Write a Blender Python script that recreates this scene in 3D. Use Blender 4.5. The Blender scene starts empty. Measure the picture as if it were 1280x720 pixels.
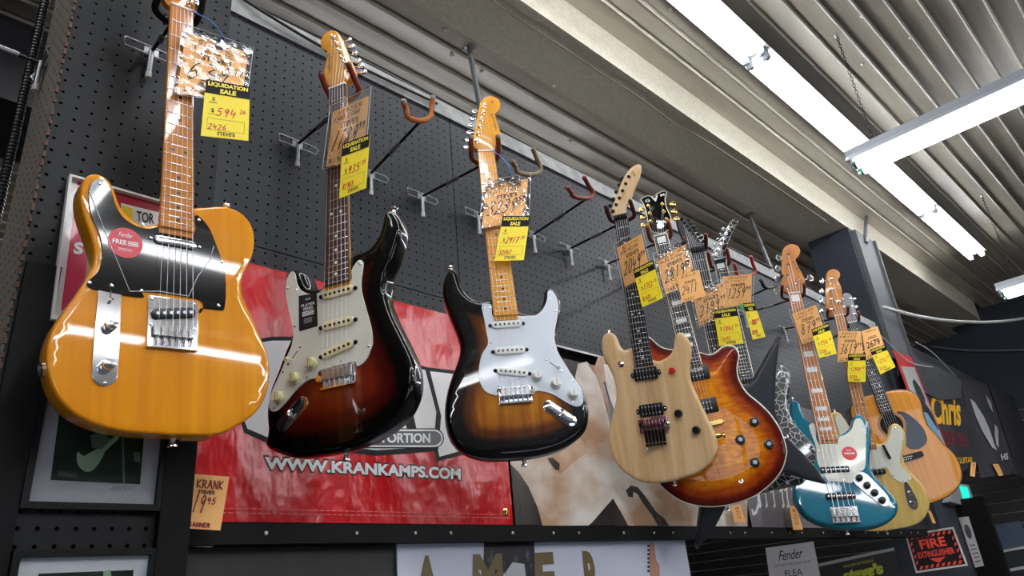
POSE={'tele': {'m': [[0.99651, -0.08319, -0.00693], [-0.00855, -0.01908, -0.99978], [0.08304, 0.99635, -0.01972]], 't': [0.405, 1.1438, 0.4484], 's': 1}, 'strat_l': {'m': [[0.40559, -0.00869, -0.91401], [-0.91403, 0.00288, -0.40563], [0.00616, 0.99996, -0.00678]], 't': [0.6994, 1.1206, 0.418], 's': 1.015}, 'strat_r': {'m': [[0.78213, 0.01337, -0.62297], [-0.62271, 0.05296, -0.78066], [0.02255, 0.99851, 0.04975]], 't': [1.1059, 1.0675, 0.4227], 's': 1}, 'evh': {'m': [[0.39141, -0.15003, -0.9079], [-0.91919, -0.11034, -0.37804], [-0.04345, 0.9825, -0.1811]], 't': [1.816, 1.1955, 0.4544], 's': 1}, 'burst': {'m': [[0.50066, -0.06522, -0.86318], [-0.86442, 0.01537, -0.50254], [0.04604, 0.99775, -0.04868]], 't': [1.9602, 1.1054, 0.4557], 's': 1}, 'jazz': {'m': [[0.5766, 0.15391, -0.8024], [-0.81436, 0.02901, -0.57963], [-0.06593, 0.98766, 0.14207]], 't': [2.8299, 1.1094, 0.2021], 's': 1.09}, 'pbass': {'m': [[0.49366, -0.11099, -0.86254], [-0.86928, -0.09199, -0.48568], [-0.02544, 0.98955, -0.1419]], 't': [3.4634, 1.1898, 0.2513], 's': 1}, 'acoustic': {'m': [[0.56848, -0.10028, -0.81656], [-0.81784, 0.0388, -0.57413], [0.08926, 0.9942, -0.05996]], 't': [3.6858, 1.1142, 0.4664], 's': 1.03}, 'black': {'m': [[0.66675, -0.15937, -0.72804], [-0.7437, -0.07879, -0.66385], [0.04844, 0.98407, -0.17105]], 't': [2.1636, 1.1232, 0.3556], 's': 1.085}, 'crackle': {'m': [[0.47421, 0.06697, -0.87786], [-0.88038, 0.02807, -0.47343], [-0.00706, 0.99736, 0.07227]], 't': [2.3595, 1.1451, 0.4911], 's': 1}}
MM={
 'tele':{
  'body':[(33.0, 236.0), (46.3, 239.2), (73.1, 249.1), (95.2, 252.1), (115.9, 247.4), (133.0, 233.8), (142.3, 209.4), (141.9, 181.0), (133.9, 151.7), (122.3, 128.2), (117.4, 110.0), (118.3, 87.4), (123.6, 71.2), (134.4, 48.3), (150.5, 12.9), (163.0, -19.0), (166.8, -47.8), (163.5, -80.2), (152.0, -108.7), (130.2, -133.3), (99.1, -150.5), (92.9, -156.0), (66.4, -162.7), (18.7, -162.7), (-23.5, -161.2), (-63.8, -158.2), (-97.0, -150.8), (-124.2, -139.3), (-143.1, -124.9), (-158.5, -104.8), (-167.7, -81.6), (-172.4, -60.9), (-172.9, -33.7), (-166.7, -5.3), (-155.3, 18.1), (-141.1, 47.3), (-128.9, 73.9), (-120.5, 99.0), (-120.5, 123.0), (-126.1, 146.3), (-136.2, 172.2), (-144.0, 198.8), (-145.6, 223.6), (-140.6, 246.7), (-128.6, 266.7), (-123.9, 255.2), (-119.6, 256.5), (-106.1, 253.0), (-96.3, 235.4), (-89.3, 213.5), (-78.0, 196.3), (-62.3, 185.5), (-45.2, 182.9), (-28.0, 191.6)],
  'guard':[(-118.3, 248.6), (-128.3, 243.9), (-134.4, 224.3), (-133.0, 199.8), (-127.5, 176.6), (-119.6, 161.0), (-112.9, 141.8), (-110.4, 121.7), (-111.0, 104.6), (-114.3, 87.3), (-126.7, 60.5), (-47.7, 54.8), (-46.5, 65.2), (42.5, 63.6), (42.8, 38.7), (44.3, 48.9), (80.1, 50.0), (83.6, 51.2), (86.4, 69.8), (86.5, 107.0), (81.8, 136.4), (69.3, 172.2), (55.0, 203.9), (32.2, 221.1), (30.3, 183.8), (-26.9, 183.6), (-41.0, 176.8), (-62.7, 177.4), (-84.4, 190.3), (-95.8, 211.0), (-101.1, 229.6), (-109.3, 245.6)],
  'plate':[(-98.1, 72.7), (-111.6, 61.3), (-112.8, 41.5), (-114.0, -12.9), (-114.4, -74.5), (-107.9, -87.6), (-97.0, -92.2), (-83.6, -86.3), (-79.3, -72.2), (-79.4, 6.9), (-80.0, 66.2), (-88.1, 73.3)],
  'knobs':[(-94.5, 1.1), (-95.7, -61.4)],
  'sticker':[(-77.6, 170.4), (-101.5, 144.1), (-72.5, 118.7), (-51.7, 143.9)],
  'neckpu':[(-36.6, 164.9), (-33.2, 155.8), (33.9, 154.8), (35.5, 160.7)],
  'brpu':[(-37.3, 38.0), (-36.7, 19.6), (35.4, 31.9), (33.5, 49.2)],
  'film':[(-133.3, 220.1), (-103.7, 146.3), (-67.9, 62.3), (-22.9, 69.2), (23.4, 67.3), (37.9, 105.6), (58.1, 138.8), (64.9, 166.7)],
 },
 'strat_l':{
  'body':[(27.1, 238.5), (48.3, 239.3), (70.8, 246.1), (86.8, 263.5), (95.0, 287.5), (99.2, 308.6), (110.6, 316.4), (108.2, 328.4), (127.4, 297.8), (136.2, 264.0), (124.2, 219.3), (109.8, 188.8), (102.8, 177.9), (98.5, 153.8), (96.9, 133.4), (108.4, 94.0), (127.6, 50.0), (135.1, 32.9), (149.7, -4.5), (152.7, -38.7), (148.6, -63.6), (133.4, -89.7), (112.7, -107.5), (71.8, -125.5), (10.0, -136.8), (-44.7, -137.1), (-96.6, -134.5), (-132.2, -121.6), (-164.5, -101.6), (-157.4, -81.2), (-162.2, -46.5), (-160.3, -20.0), (-154.6, 6.2), (-141.8, 31.4), (-124.8, 72.0), (-112.6, 93.8), (-110.2, 122.2), (-118.2, 153.5), (-128.8, 186.0), (-131.7, 199.7), (-130.3, 230.2), (-123.4, 241.7), (-104.2, 243.4), (-84.7, 229.5), (-74.9, 209.4), (-67.6, 193.3), (-53.5, 185.5), (-37.3, 187.1)],
  'guard':[(48.6, 219.4), (55.2, 212.6), (54.0, 195.9), (50.2, 171.8), (52.0, 146.6), (62.1, 107.7), (71.2, 70.1), (72.3, 42.7), (69.2, 35.7), (58.4, 15.2), (39.4, 5.9), (32.0, 16.9), (-41.9, 14.7), (-43.9, 2.5), (-65.8, 2.2), (-92.0, -11.9), (-113.6, -30.6), (-131.0, -42.6), (-144.4, -43.2), (-151.7, -31.2), (-148.2, -8.9), (-131.4, 22.9), (-112.3, 62.6), (-103.7, 80.9), (-102.3, 109.0), (-112.8, 148.9), (-122.3, 193.8), (-120.0, 223.7), (-108.5, 236.1), (-101.0, 227.6), (-95.7, 204.4), (-83.5, 186.3), (-60.0, 174.1), (-41.7, 173.8), (-28.0, 181.0), (25.9, 177.9), (29.7, 202.3), (44.2, 218.9)],
  'sticker':[(-90.2, 177.3), (-48.5, 173.4), (-45.3, 104.3), (-87.4, 102.4)],
  'knobs':[(-56.2, 31.8), (-93.3, 10.3), (-127.0, -19.6)],
  'switch':[(-84.5, 70.4), (-110.8, 42.1)],
  'jack':[(-68.1, -31.3), (-129.4, -80.1)],
  'head':[(-28.4, 668.8), (-41.7, 701.7), (-42.8, 710.6), (-34.3, 766.8), (-47.8, 781.2), (-52.4, 800.6), (-45.5, 821.3), (-26.7, 826.7), (-10.5, 817.9), (2.8, 791.7), (20.9, 732.5), (35.9, 687.3), (30.7, 672.9), (15.4, 662.6)],
  'pegs':[(14.4, 798.7), (21.2, 778.4), (28.8, 755.1), (35.3, 732.5), (41.3, 711.5), (48.6, 688.0)],
  'posts':[(-17.3, 801.7), (-8.8, 778.9), (-1.4, 755.6), (6.9, 730.6), (13.1, 714.6), (20.7, 694.8)],
 },
 'strat_r':{
  'body':[(-27.4, 232.9), (-49.8, 227.7), (-72.1, 237.5), (-89.0, 257.8), (-96.3, 281.9), (-99.0, 306.0), (-104.1, 313.2), (-113.5, 322.9), (-129.6, 299.6), (-138.0, 268.2), (-136.5, 236.7), (-127.6, 200.0), (-116.6, 163.8), (-109.8, 133.5), (-109.6, 109.0), (-118.5, 83.1), (-132.0, 53.3), (-145.8, 17.1), (-154.8, -27.7), (-152.1, -67.9), (-139.6, -99.5), (-111.7, -123.6), (-70.3, -136.8), (-19.0, -139.7), (33.1, -138.9), (87.0, -128.7), (125.3, -110.1), (145.8, -92.3), (156.6, -61.9), (158.2, -30.2), (149.9, 2.9), (134.8, 37.1), (117.8, 76.8), (108.3, 106.8), (113.2, 141.2), (124.5, 170.8), (133.7, 201.0), (132.8, 227.2), (123.8, 248.9), (112.6, 255.0), (102.4, 250.3), (96.4, 224.4), (86.6, 204.2), (68.2, 190.1), (49.2, 188.9), (29.2, 197.9)],
  'guard':[(-52.5, 213.2), (-44.2, 217.8), (-28.4, 214.1), (-26.9, 183.6), (26.2, 183.4), (37.6, 181.6), (70.3, 181.8), (88.5, 195.8), (101.0, 218.2), (106.6, 241.3), (116.3, 242.3), (125.3, 221.8), (124.9, 195.9), (117.2, 165.8), (106.2, 131.6), (105.7, 102.1), (111.3, 77.4), (128.2, 37.9), (144.9, -0.9), (148.0, -28.7), (140.7, -40.9), (127.2, -41.5), (104.9, -27.4), (80.8, -9.5), (55.3, -0.5), (37.7, 0.9), (37.0, 12.5), (-35.0, 12.8), (-36.2, -2.1), (-52.5, 0.6), (-66.6, 11.8), (-74.2, 33.0), (-72.7, 63.1), (-62.9, 95.5), (-47.2, 118.4), (-47.9, 147.8), (-49.5, 177.7)],
  'knobs':[(53.5, 33.8), (92.6, 13.0), (127.0, -13.7)],
  'switch':[(78.3, 70.9), (110.4, 41.3)],
  'jack':[(60.6, -27.9), (123.6, -80.3)],
  'head':[(-19.2, 664.5), (-30.0, 677.8), (-29.0, 700.5), (-20.3, 726.5), (-9.1, 772.9), (1.1, 813.6), (16.8, 835.3), (36.3, 840.3), (54.0, 827.2), (55.4, 805.0), (47.1, 788.1), (38.9, 781.5), (39.2, 764.5), (46.8, 710.8), (42.1, 691.3), (27.6, 678.8), (24.3, 662.8)],
  'posts':[(13.7, 806.2), (7.1, 782.5), (0.1, 760.5), (-6.5, 736.0), (-13.0, 711.7), (-19.8, 688.5)],
 },
 'evh':{
  'body':[(-30.5, 234.3), (-53.3, 228.7), (-69.8, 243.8), (-75.9, 266.6), (-82.2, 287.8), (-97.1, 295.4), (-114.6, 285.7), (-123.5, 255.6), (-121.5, 217.7), (-106.0, 171.8), (-98.2, 127.7), (-103.3, 85.8), (-122.7, 39.9), (-139.1, -6.1), (-142.6, -29.6), (-141.7, -65.3), (-126.5, -108.0), (-100.4, -136.9), (-61.1, -161.5), (-8.3, -168.9), (45.5, -164.3), (105.8, -150.3), (144.3, -126.0), (164.1, -94.1), (170.7, -66.3), (163.8, -31.1), (147.2, 23.2), (133.3, 78.0), (124.8, 114.9), (127.9, 150.4), (139.5, 190.9), (140.9, 227.1), (127.4, 253.9), (114.1, 259.4), (100.7, 243.4), (93.4, 214.2), (79.5, 195.2), (53.6, 184.2), (32.5, 184.4)],
  'knobs':[(76.9, 22.0), (120.0, -31.1)],
  'red':[(79.4, 148.2), (-70.6, 190.4)],
  'trem':[(-41.4, 8.9), (46.0, 14.3), (25.1, -48.6), (-38.2, -47.1), (-28.8, -74.3)],
  'head':[(-20.1, 654.4), (-31.3, 667.2), (-27.2, 683.1), (-7.0, 718.9), (19.9, 766.7), (43.9, 794.7), (68.9, 808.7), (84.7, 806.3), (86.0, 794.0), (75.2, 766.2), (53.5, 731.0), (35.5, 698.4), (20.0, 681.9), (12.9, 656.8)],
  'posts':[(43.3, 774.7), (30.4, 754.2), (16.8, 733.8), (3.4, 712.4), (-10.0, 693.0), (-23.3, 674.3)],
 },
 'burst':{
  'body':[(-118.6, 302.6), (-102.9, 285.5), (-83.4, 257.6), (-55.2, 241.4), (32.2, 212.3), (53.8, 199.1), (79.1, 202.0), (100.7, 214.9), (122.6, 216.6), (138.9, 207.0), (142.5, 180.2), (128.2, 147.7), (123.6, 110.3), (135.7, 63.7), (161.9, 27.4), (186.2, -14.1), (201.4, -65.2), (202.8, -112.8), (199.8, -129.8), (175.3, -171.8), (135.1, -205.0), (82.8, -230.4), (28.5, -241.2), (-29.4, -241.4), (-79.4, -231.0), (-122.0, -210.8), (-156.6, -178.8), (-176.5, -145.9)],
  'knobs':[(135.4, -27.1), (83.6, -70.7), (158.7, -97.6), (107.2, -141.5)],
  'jack':[(56.4, -185.0)],
  'bridge':[(21.7, 15.6), (47.9, 13.5), (41.5, -12.6), (21.0, -11.7)],
  'pus':[(45.4, 164.0), (44.2, 120.9), (45.5, 69.1), (43.9, 21.2)],
  'head':[(-20.6, 652.4), (-29.0, 692.6), (-26.1, 730.2), (-30.4, 766.4), (-34.2, 781.2), (-8.6, 787.6), (3.6, 780.2), (17.8, 782.0), (25.8, 787.5), (53.3, 787.4), (43.1, 757.2), (41.5, 726.7), (46.2, 679.5), (20.8, 641.2)],
  'posts':[(-14.6, 749.7), (-16.2, 721.2), (-20.2, 691.7), (31.3, 743.7), (30.1, 715.2), (31.9, 686.9)],
 },
 'black':{
  'body':[(55.8, 215.9), (67.1, 212.2), (90.1, 224.8), (123.2, 264.3), (156.7, 304.1), (194.6, 344.5), (166.1, 253.8), (152.3, 215.5), (131.5, 134.9), (129.9, 93.8), (156.7, 31.6), (182.9, -6.8), (206.0, -44.5), (227.6, -98.6), (176.0, -74.7), (155.8, -60.3), (124.7, -41.4), (-73.1, -122.1), (-117.5, -182.6), (-176.2, -222.1), (-139.0, -112.7)],
  'head':[(-16.7, 653.4), (-34.6, 706.2), (-38.7, 757.4), (-24.5, 772.1), (-14.8, 772.2), (15.9, 688.2), (18.4, 654.5)],
  'posts':[(-22.0, 757.0), (-13.6, 738.8), (-6.1, 720.8), (2.6, 701.1)],
  'pegs':[(0.7, 756.8), (8.3, 743.8), (15.8, 729.1), (22.3, 714.6), (26.2, 702.3), (30.0, 690.0)],
 },
 'crackle':{
  'body':[(117.6, 194.8), (127.9, 200.5), (139.3, 191.0), (151.0, 170.9), (146.7, 141.9), (139.2, 118.5), (132.2, 102.5), (119.6, 60.9), (119.9, 3.7), (146.7, -49.1), (168.4, -93.2), (163.9, -133.0), (111.8, -199.2), (72.0, -207.4), (7.1, -212.7), (-32.5, -217.8)],
  'head':[(-17.5, 657.5), (-20.1, 684.9), (-5.6, 722.3), (39.0, 775.8), (70.3, 819.2), (95.4, 829.3), (101.6, 818.3), (74.4, 781.0), (46.1, 732.8), (27.3, 674.0), (19.6, 653.5)],
 },
 'jazz':{
  'body':[(-31.0, 327.8), (-47.7, 330.8), (-60.8, 352.7), (-65.9, 380.1), (-66.3, 405.5), (-76.3, 418.0), (-90.3, 419.0), (-99.0, 412.6), (-103.4, 393.1), (-99.4, 357.7), (-85.8, 318.4), (-71.0, 287.2), (-49.5, 239.3), (-47.0, 206.2), (-144.5, 103.8), (-152.9, 72.8), (-147.3, 36.4), (-127.1, -0.1), (-88.4, -26.6), (-33.9, -43.5), (36.5, -50.0), (95.0, -43.3), (141.9, -25.5), (166.8, -1.8), (176.7, 27.8), (168.4, 55.0), (152.2, 86.3), (131.0, 118.3), (119.1, 150.4), (125.4, 187.3), (143.0, 240.4), (145.6, 258.6), (152.5, 295.6), (147.3, 329.7), (132.3, 347.8), (115.8, 351.0), (103.9, 332.5), (90.7, 307.9), (69.1, 288.2), (47.6, 276.9), (32.5, 277.8)],
  'guard':[(-52.6, 314.1), (-29.8, 316.5), (-34.4, 251.9), (31.4, 253.2), (38.8, 266.3), (63.5, 275.2), (88.7, 294.5), (105.1, 325.1), (125.8, 332.2), (134.4, 304.2), (126.6, 254.9), (113.4, 198.6), (99.3, 152.4), (73.4, 135.4), (54.7, 118.0), (46.4, 102.9), (27.7, 106.3), (-15.3, 112.1), (-31.5, 117.0), (-50.4, 181.6), (-44.5, 235.6)],
  'plate':[(73.1, 135.1), (54.5, 117.8), (55.2, 99.6), (115.3, 28.3), (132.1, 19.1), (147.2, 26.9), (149.6, 51.9), (115.7, 109.6), (93.0, 136.7)],
  'knobs':[(72.1, 117.9), (91.0, 91.2), (109.4, 65.4), (126.9, 39.5)],
  'sticker':[(61.1, 206.4), (37.5, 207.7), (85.2, 205.1)],
  'head':[(-17.7, 869.5), (-37.4, 887.9), (-38.1, 916.2), (-24.3, 981.7), (-6.6, 1068.1), (12.4, 1095.9), (37.6, 1103.0), (59.1, 1090.4), (62.9, 1065.0), (54.5, 1046.1), (37.4, 1028.4), (38.6, 1003.8), (54.4, 925.3), (41.4, 907.8), (26.8, 871.9)],
  'posts':[(12.9, 1049.5), (1.7, 999.3), (-9.7, 948.5), (-22.3, 896.8), (31.5, 931.2)],
  'pegs':[(-48.4, 1065.7), (-55.8, 1012.1), (-57.5, 968.5), (-64.4, 907.2), (103.5, 955.7)],
 },
 'pbass':{
  'body':[(-118.7, 424.8), (-98.7, 428.4), (-82.2, 415.2), (-74.3, 383.8), (-60.5, 346.9), (38.8, 268.3), (57.6, 268.7), (78.9, 281.0), (95.5, 303.8), (107.5, 337.1), (126.4, 348.8), (147.0, 337.4), (158.5, 306.4), (158.7, 276.8), (147.9, 238.9), (129.7, 219.6), (128.7, 174.2), (144.0, 133.9), (171.0, 92.7), (185.9, 53.2), (189.1, 15.0), (184.9, -15.9), (161.9, -51.3), (132.9, -73.6), (87.7, -88.4), (44.7, -92.2)],
  'guard':[(39.6, 262.9), (58.2, 263.3), (78.4, 270.8), (96.0, 298.3), (110.2, 331.1), (125.9, 339.2), (141.7, 327.4), (148.7, 297.1), (145.5, 273.0), (131.4, 240.4), (111.2, 182.3), (126.5, 142.3), (141.4, 115.3), (132.0, 100.4), (98.2, 97.4), (67.5, 122.8), (56.6, 155.9), (46.7, 166.6), (-2.1, 168.5), (6.7, 252.1)],
  'plate':[(110.5, 99.4), (103.3, 62.1), (104.3, 5.6), (116.7, -18.6), (135.2, -15.9), (142.5, 8.3), (136.0, 52.7), (120.9, 92.0)],
  'head':[(-22.3, 865.4), (-44.9, 873.9), (-49.9, 903.8), (-19.7, 1041.4), (-8.5, 1074.2), (12.3, 1088.0), (33.9, 1084.2), (47.6, 1064.3), (41.0, 1043.2), (32.1, 1032.3), (39.2, 991.7), (31.7, 934.3), (28.0, 891.2), (29.6, 871.6)],
  'posts':[(5.5, 1041.4), (-5.8, 993.0), (-15.5, 945.6), (-26.6, 897.8)],
  'pegs':[(-39.2, 1053.2), (-52.8, 1008.4)],
  'pickup':[(-9.4, 165.0), (-13.9, 143.9), (47.4, 156.9)],
  'rest':[(58.3, 262.4), (74.7, 199.1)],
 },
 'acoustic':{
  'body':[(-59.2, 293.9), (32.6, 300.0), (92.3, 296.1), (132.0, 280.1), (156.4, 250.5), (159.3, 218.1), (152.5, 167.0), (150.4, 115.5), (170.6, 64.9), (182.9, 24.4), (206.1, -16.4), (217.5, -58.8), (213.0, -106.2), (199.1, -138.2), (168.8, -166.6), (120.9, -191.3), (56.3, -204.1)],
  'guard':[(41.5, 201.6), (74.1, 194.4), (102.2, 162.0), (124.6, 115.5), (128.5, 73.6), (117.8, 45.3), (86.1, 26.7), (52.4, 28.8), (33.0, 43.0), (36.1, 78.1), (61.9, 134.4), (62.3, 176.0)],
  'bridge':[(3.5, 7.7), (76.1, 14.7), (82.6, 8.8), (78.0, -5.8), (-4.1, -13.1)],
  'head':[(2.9, 790.2), (43.0, 788.0), (39.0, 707.6), (28.1, 655.9), (-20.0, 647.1)],
  'hole':[(-53.1, 162.3), (56.7, 135.7), (21.1, 193.2), (-14.6, 102.0)],
 },
}
TAGQ={
 'tele_o':[[0.3593, 1.1107, 1.0275], [0.4786, 1.1094, 1.0472], [0.4745, 1.1119, 0.9242], [0.357, 1.1134, 0.889]],
 'tele_y':[[0.4016, 1.1042, 0.9368], [0.4849, 1.1031, 0.9602], [0.4903, 1.1055, 0.839], [0.4036, 1.1066, 0.8131]],
 'strat_l_o':[[0.6738, 1.1136, 0.9972], [0.7099, 1.0321, 1.0071], [0.7054, 1.0445, 0.8585], [0.6684, 1.1279, 0.8629]],
 'strat_l_y':[[0.679, 1.0833, 0.9002], [0.7057, 1.0231, 0.9023], [0.7021, 1.0334, 0.7777], [0.677, 1.0901, 0.7726]],
 'strat_r_o':[[1.0903, 1.0855, 0.9519], [1.1741, 1.02, 0.9734], [1.1559, 1.0267, 0.8514], [1.0705, 1.0937, 0.8323]],
 'strat_r_y':[[1.1079, 1.0553, 0.8598], [1.1593, 1.0142, 0.8578], [1.1343, 1.0264, 0.737], [1.0797, 1.07, 0.7366]],
 'evh_o':[[1.7046, 1.1493, 0.9882], [1.7328, 1.0698, 1.0127], [1.7547, 1.0772, 0.8876], [1.726, 1.1579, 0.8629]],
 'evh_y':[[1.725, 1.1181, 0.9067], [1.7477, 1.0568, 0.9207], [1.7704, 1.0596, 0.8014], [1.7473, 1.1214, 0.7883]],
 'burst_o':[[1.8901, 1.1295, 0.999], [1.9409, 1.0396, 1.0257], [1.9498, 1.0368, 0.8978], [1.8999, 1.1254, 0.8683]],
 'burst_y':[[1.9129, 1.0822, 0.9173], [1.9493, 1.0189, 0.9273], [1.9547, 1.0183, 0.8365], [1.9174, 1.0833, 0.828]],
 'black_o':[[2.0269, 1.101, 0.884], [2.0959, 1.0157, 0.9212], [2.1081, 1.0286, 0.8193], [2.0433, 1.1092, 0.7822]],
 'black_y':[[2.0657, 1.0598, 0.828], [2.116, 1.0042, 0.8296], [2.1342, 1.0151, 0.7098], [2.0809, 1.0735, 0.71]],
 'crackle_o':[[2.3771, 1.1538, 1.0667], [2.4264, 1.0603, 1.0534], [2.4055, 1.081, 0.9343], [2.3641, 1.1586, 0.9397]],
 'crackle_y':[[2.3855, 1.102, 0.9405], [2.404, 1.067, 0.9353], [2.3994, 1.0544, 0.7966], [2.3781, 1.0936, 0.7947]],
 'jazz_o':[[2.9198, 1.1462, 1.0287], [2.9853, 1.0623, 1.0561], [2.9694, 1.0488, 0.911], [2.9055, 1.1306, 0.884]],
 'jazz_y':[[2.9341, 1.0902, 0.9423], [2.9803, 1.031, 0.9615], [2.9598, 1.025, 0.8218], [2.9167, 1.0825, 0.8127]],
 'pbass_o':[[3.3459, 1.1261, 1.0282], [3.3947, 1.0445, 1.0112], [3.4021, 1.0693, 0.881], [3.3463, 1.1662, 0.8887]],
 'pbass_y':[[3.3606, 1.1161, 0.9167], [3.3977, 1.0533, 0.9061], [3.3984, 1.0884, 0.782], [3.3616, 1.1499, 0.7952]],
 'acoustic_o':[[3.6167, 1.1093, 1.0762], [3.6612, 1.0445, 1.091], [3.6711, 1.0441, 0.9588], [3.6156, 1.1258, 0.9332]],
 'acoustic_y':[[3.6207, 1.0994, 0.979], [3.6615, 1.04, 0.9925], [3.679, 1.0269, 0.8796], [3.6368, 1.0895, 0.854]],
}
CAMM=[[0.7116934912907543, 0.22460975312441023, 0.6656146281864368], [-0.6971094916069871, 0.34285665930929776, 0.6296726672476074], [-0.08677978546772805, -0.9121402139850319, 0.40058644368664736]]
import bpy, bmesh, math, random
from mathutils import Vector, Matrix
from mathutils.geometry import delaunay_2d_cdt, tessellate_polygon
random.seed(7)
PI = math.pi
EYE = 1.55                      # camera height above the floor
F = 905.3                       # focal length in pixels of a 1280 px wide frame
C = bpy.context.scene.collection
# ---------------------------------------------------------------- camera geometry
CM = Matrix(CAMM)
def ray(x, y): return CM @ Vector(((x-640)/F, (y-360)/F, 1.0))
def onY(x, y, d):
    r = ray(x, y); r = r*(d/r.y); return Vector((r.x, r.y, r.z+EYE))
def onX(x, y, d):
    r = ray(x, y); r = r*(d/r.x); return Vector((r.x, r.y, r.z+EYE))
def onZ(x, y, d):
    r = ray(x, y); r = r*(d/r.z); return Vector((r.x, r.y, r.z+EYE))
def V(x, y, z): return Vector((x, y, z+EYE))     # z given relative to the eye level
# ---------------------------------------------------------------- materials
def lin(c):
    if isinstance(c, str): c = tuple(int(c[i:i+2], 16) for i in (0, 2, 4))
    o = []
    for v in c[:3]:
        v /= 255.0
        o.append(v/12.92 if v <= .04045 else ((v+.055)/1.055)**2.4)
    return (*o, 1.0)
MATS = {}
def mat(name, col, rough=.5, metal=0., coat=0., spec=.5, bump=None, emit=None, var=None, alpha=None):
    if name in MATS: return MATS[name]
    m = bpy.data.materials.new(name); m.use_nodes = True
    nt = m.node_tree; b = nt.nodes['Principled BSDF']
    b.inputs['Base Color'].default_value = lin(col)
    b.inputs['Roughness'].default_value = rough; b.inputs['Metallic'].default_value = metal
    b.inputs['Coat Weight'].default_value = coat; b.inputs['Coat Roughness'].default_value = .04
    b.inputs['Specular IOR Level'].default_value = spec if not coat else .12
    if emit:
        b.inputs['Emission Color'].default_value = lin(emit[0]); b.inputs['Emission Strength'].default_value = emit[1]
    tc = None
    if var or bump:
        tc = nt.nodes.new('ShaderNodeTexCoord')
    if var:                       # (second colour, scale, (sx,sy,sz)[, lo, hi])
        n = nt.nodes.new('ShaderNodeTexNoise'); n.inputs['Scale'].default_value = var[1]; n.inputs['Detail'].default_value = 6
        mp = nt.nodes.new('ShaderNodeMapping'); mp.inputs['Scale'].default_value = var[2]
        nt.links.new(tc.outputs['Object'], mp.inputs['Vector']); nt.links.new(mp.outputs['Vector'], n.inputs['Vector'])
        r = nt.nodes.new('ShaderNodeValToRGB')
        r.color_ramp.elements[0].color = lin(col); r.color_ramp.elements[1].color = lin(var[0])
        r.color_ramp.elements[0].position = var[3] if len(var) > 3 else .35
        r.color_ramp.elements[1].position = var[4] if len(var) > 4 else .65
        nt.links.new(n.outputs['Fac'], r.inputs['Fac']); nt.links.new(r.outputs['Color'], b.inputs['Base Color'])
    if bump:                      # (scale, strength, (sx,sy,sz))
        n = nt.nodes.new('ShaderNodeTexNoise'); n.inputs['Scale'].default_value = bump[0]; n.inputs['Detail'].default_value = 4
        mp = nt.nodes.new('ShaderNodeMapping'); mp.inputs['Scale'].default_value = bump[2] if len(bump) > 2 else (1, 1, 1)
        nt.links.new(tc.outputs['Object'], mp.inputs['Vector']); nt.links.new(mp.outputs['Vector'], n.inputs['Vector'])
        bp = nt.nodes.new('ShaderNodeBump'); bp.inputs['Strength'].default_value = bump[1]; bp.inputs['Distance'].default_value = bump[3] if len(bump) > 3 else .01
        nt.links.new(n.outputs['Fac'], bp.inputs['Height']); nt.links.new(bp.outputs['Normal'], b.inputs['Normal'])
    MATS[name] = m
    return m
def math_node(nt, op, a, b=None, c=None):
    n = nt.nodes.new('ShaderNodeMath'); n.operation = op
    for i, v in enumerate((a, b, c)):
        if v is None: continue
        if isinstance(v, (int, float)): n.inputs[i].default_value = v
        else: nt.links.new(v, n.inputs[i])
    return n.outputs[0]
def pegboard(name, col, ax, ay, col2, pitch=.0254, r=.0026, rough=.45):
    """perforated hardboard; ax, ay name the two axes the hole grid runs along"""
    m = mat(name, col, rough, var=(col2, 3.0, (1, 1, 1), .3, .75), spec=.4)
    nt = m.node_tree; b = nt.nodes['Principled BSDF']
    tc = nt.nodes.new('ShaderNodeTexCoord'); s = nt.nodes.new('ShaderNodeSeparateXYZ')
    nt.links.new(tc.outputs['Object'], s.inputs[0])
    ds = []
    for a in (ax, ay):
        q = math_node(nt, 'FRACT', math_node(nt, 'MULTIPLY', s.outputs[a], 1/pitch))
        q = math_node(nt, 'MULTIPLY', math_node(nt, 'SUBTRACT', q, .5), pitch)
        ds.append(math_node(nt, 'MULTIPLY', q, q))
    d = math_node(nt, 'SQRT', math_node(nt, 'ADD', ds[0], ds[1]))
    hole = math_node(nt, 'LESS_THAN', d, r)
    mx = nt.nodes.new('ShaderNodeMix'); mx.data_type = 'RGBA'
    src = b.inputs['Base Color'].links[0].from_socket
    nt.links.new(hole, mx.inputs['Factor']); nt.links.new(src, mx.inputs['A']); mx.inputs['B'].default_value = lin((4, 4, 5))
    nt.links.new(mx.outputs['Result'], b.inputs['Base Color'])
    bp = nt.nodes.new('ShaderNodeBump'); bp.inputs['Strength'].default_value = .8; bp.inputs['Distance'].default_value = .003
    sm = nt.nodes.new('ShaderNodeMapRange'); sm.inputs['From Min'].default_value = r*.7; sm.inputs['From Max'].default_value = r*1.35
    nt.links.new(d, sm.inputs['Value']); nt.links.new(sm.outputs['Result'], bp.inputs['Height'])
    nt.links.new(bp.outputs['Normal'], b.inputs['Normal'])
    sp = math_node(nt, 'MULTIPLY', math_node(nt, 'SUBTRACT', 1.0, hole), .25)
    nt.links.new(sp, b.inputs['Specular IOR Level'])
    return m
def wood(name, c1, c2, sx=60, sy=2.2, rough=.35, coat=0., sc=1., fig=None):
    m = bpy.data.materials.new(name); m.use_nodes = True; nt = m.node_tree; b = nt.nodes['Principled BSDF']
    b.inputs['Roughness'].default_value = rough; b.inputs['Coat Weight'].default_value = coat; b.inputs['Coat Roughness'].default_value = .03; b.inputs['Specular IOR Level'].default_value = .12 if coat else .4
    nt.links.new(grain(nt, c1, c2, sx, sy, sc, fig), b.inputs['Base Color'])
    MATS[name] = m
    return m
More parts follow.
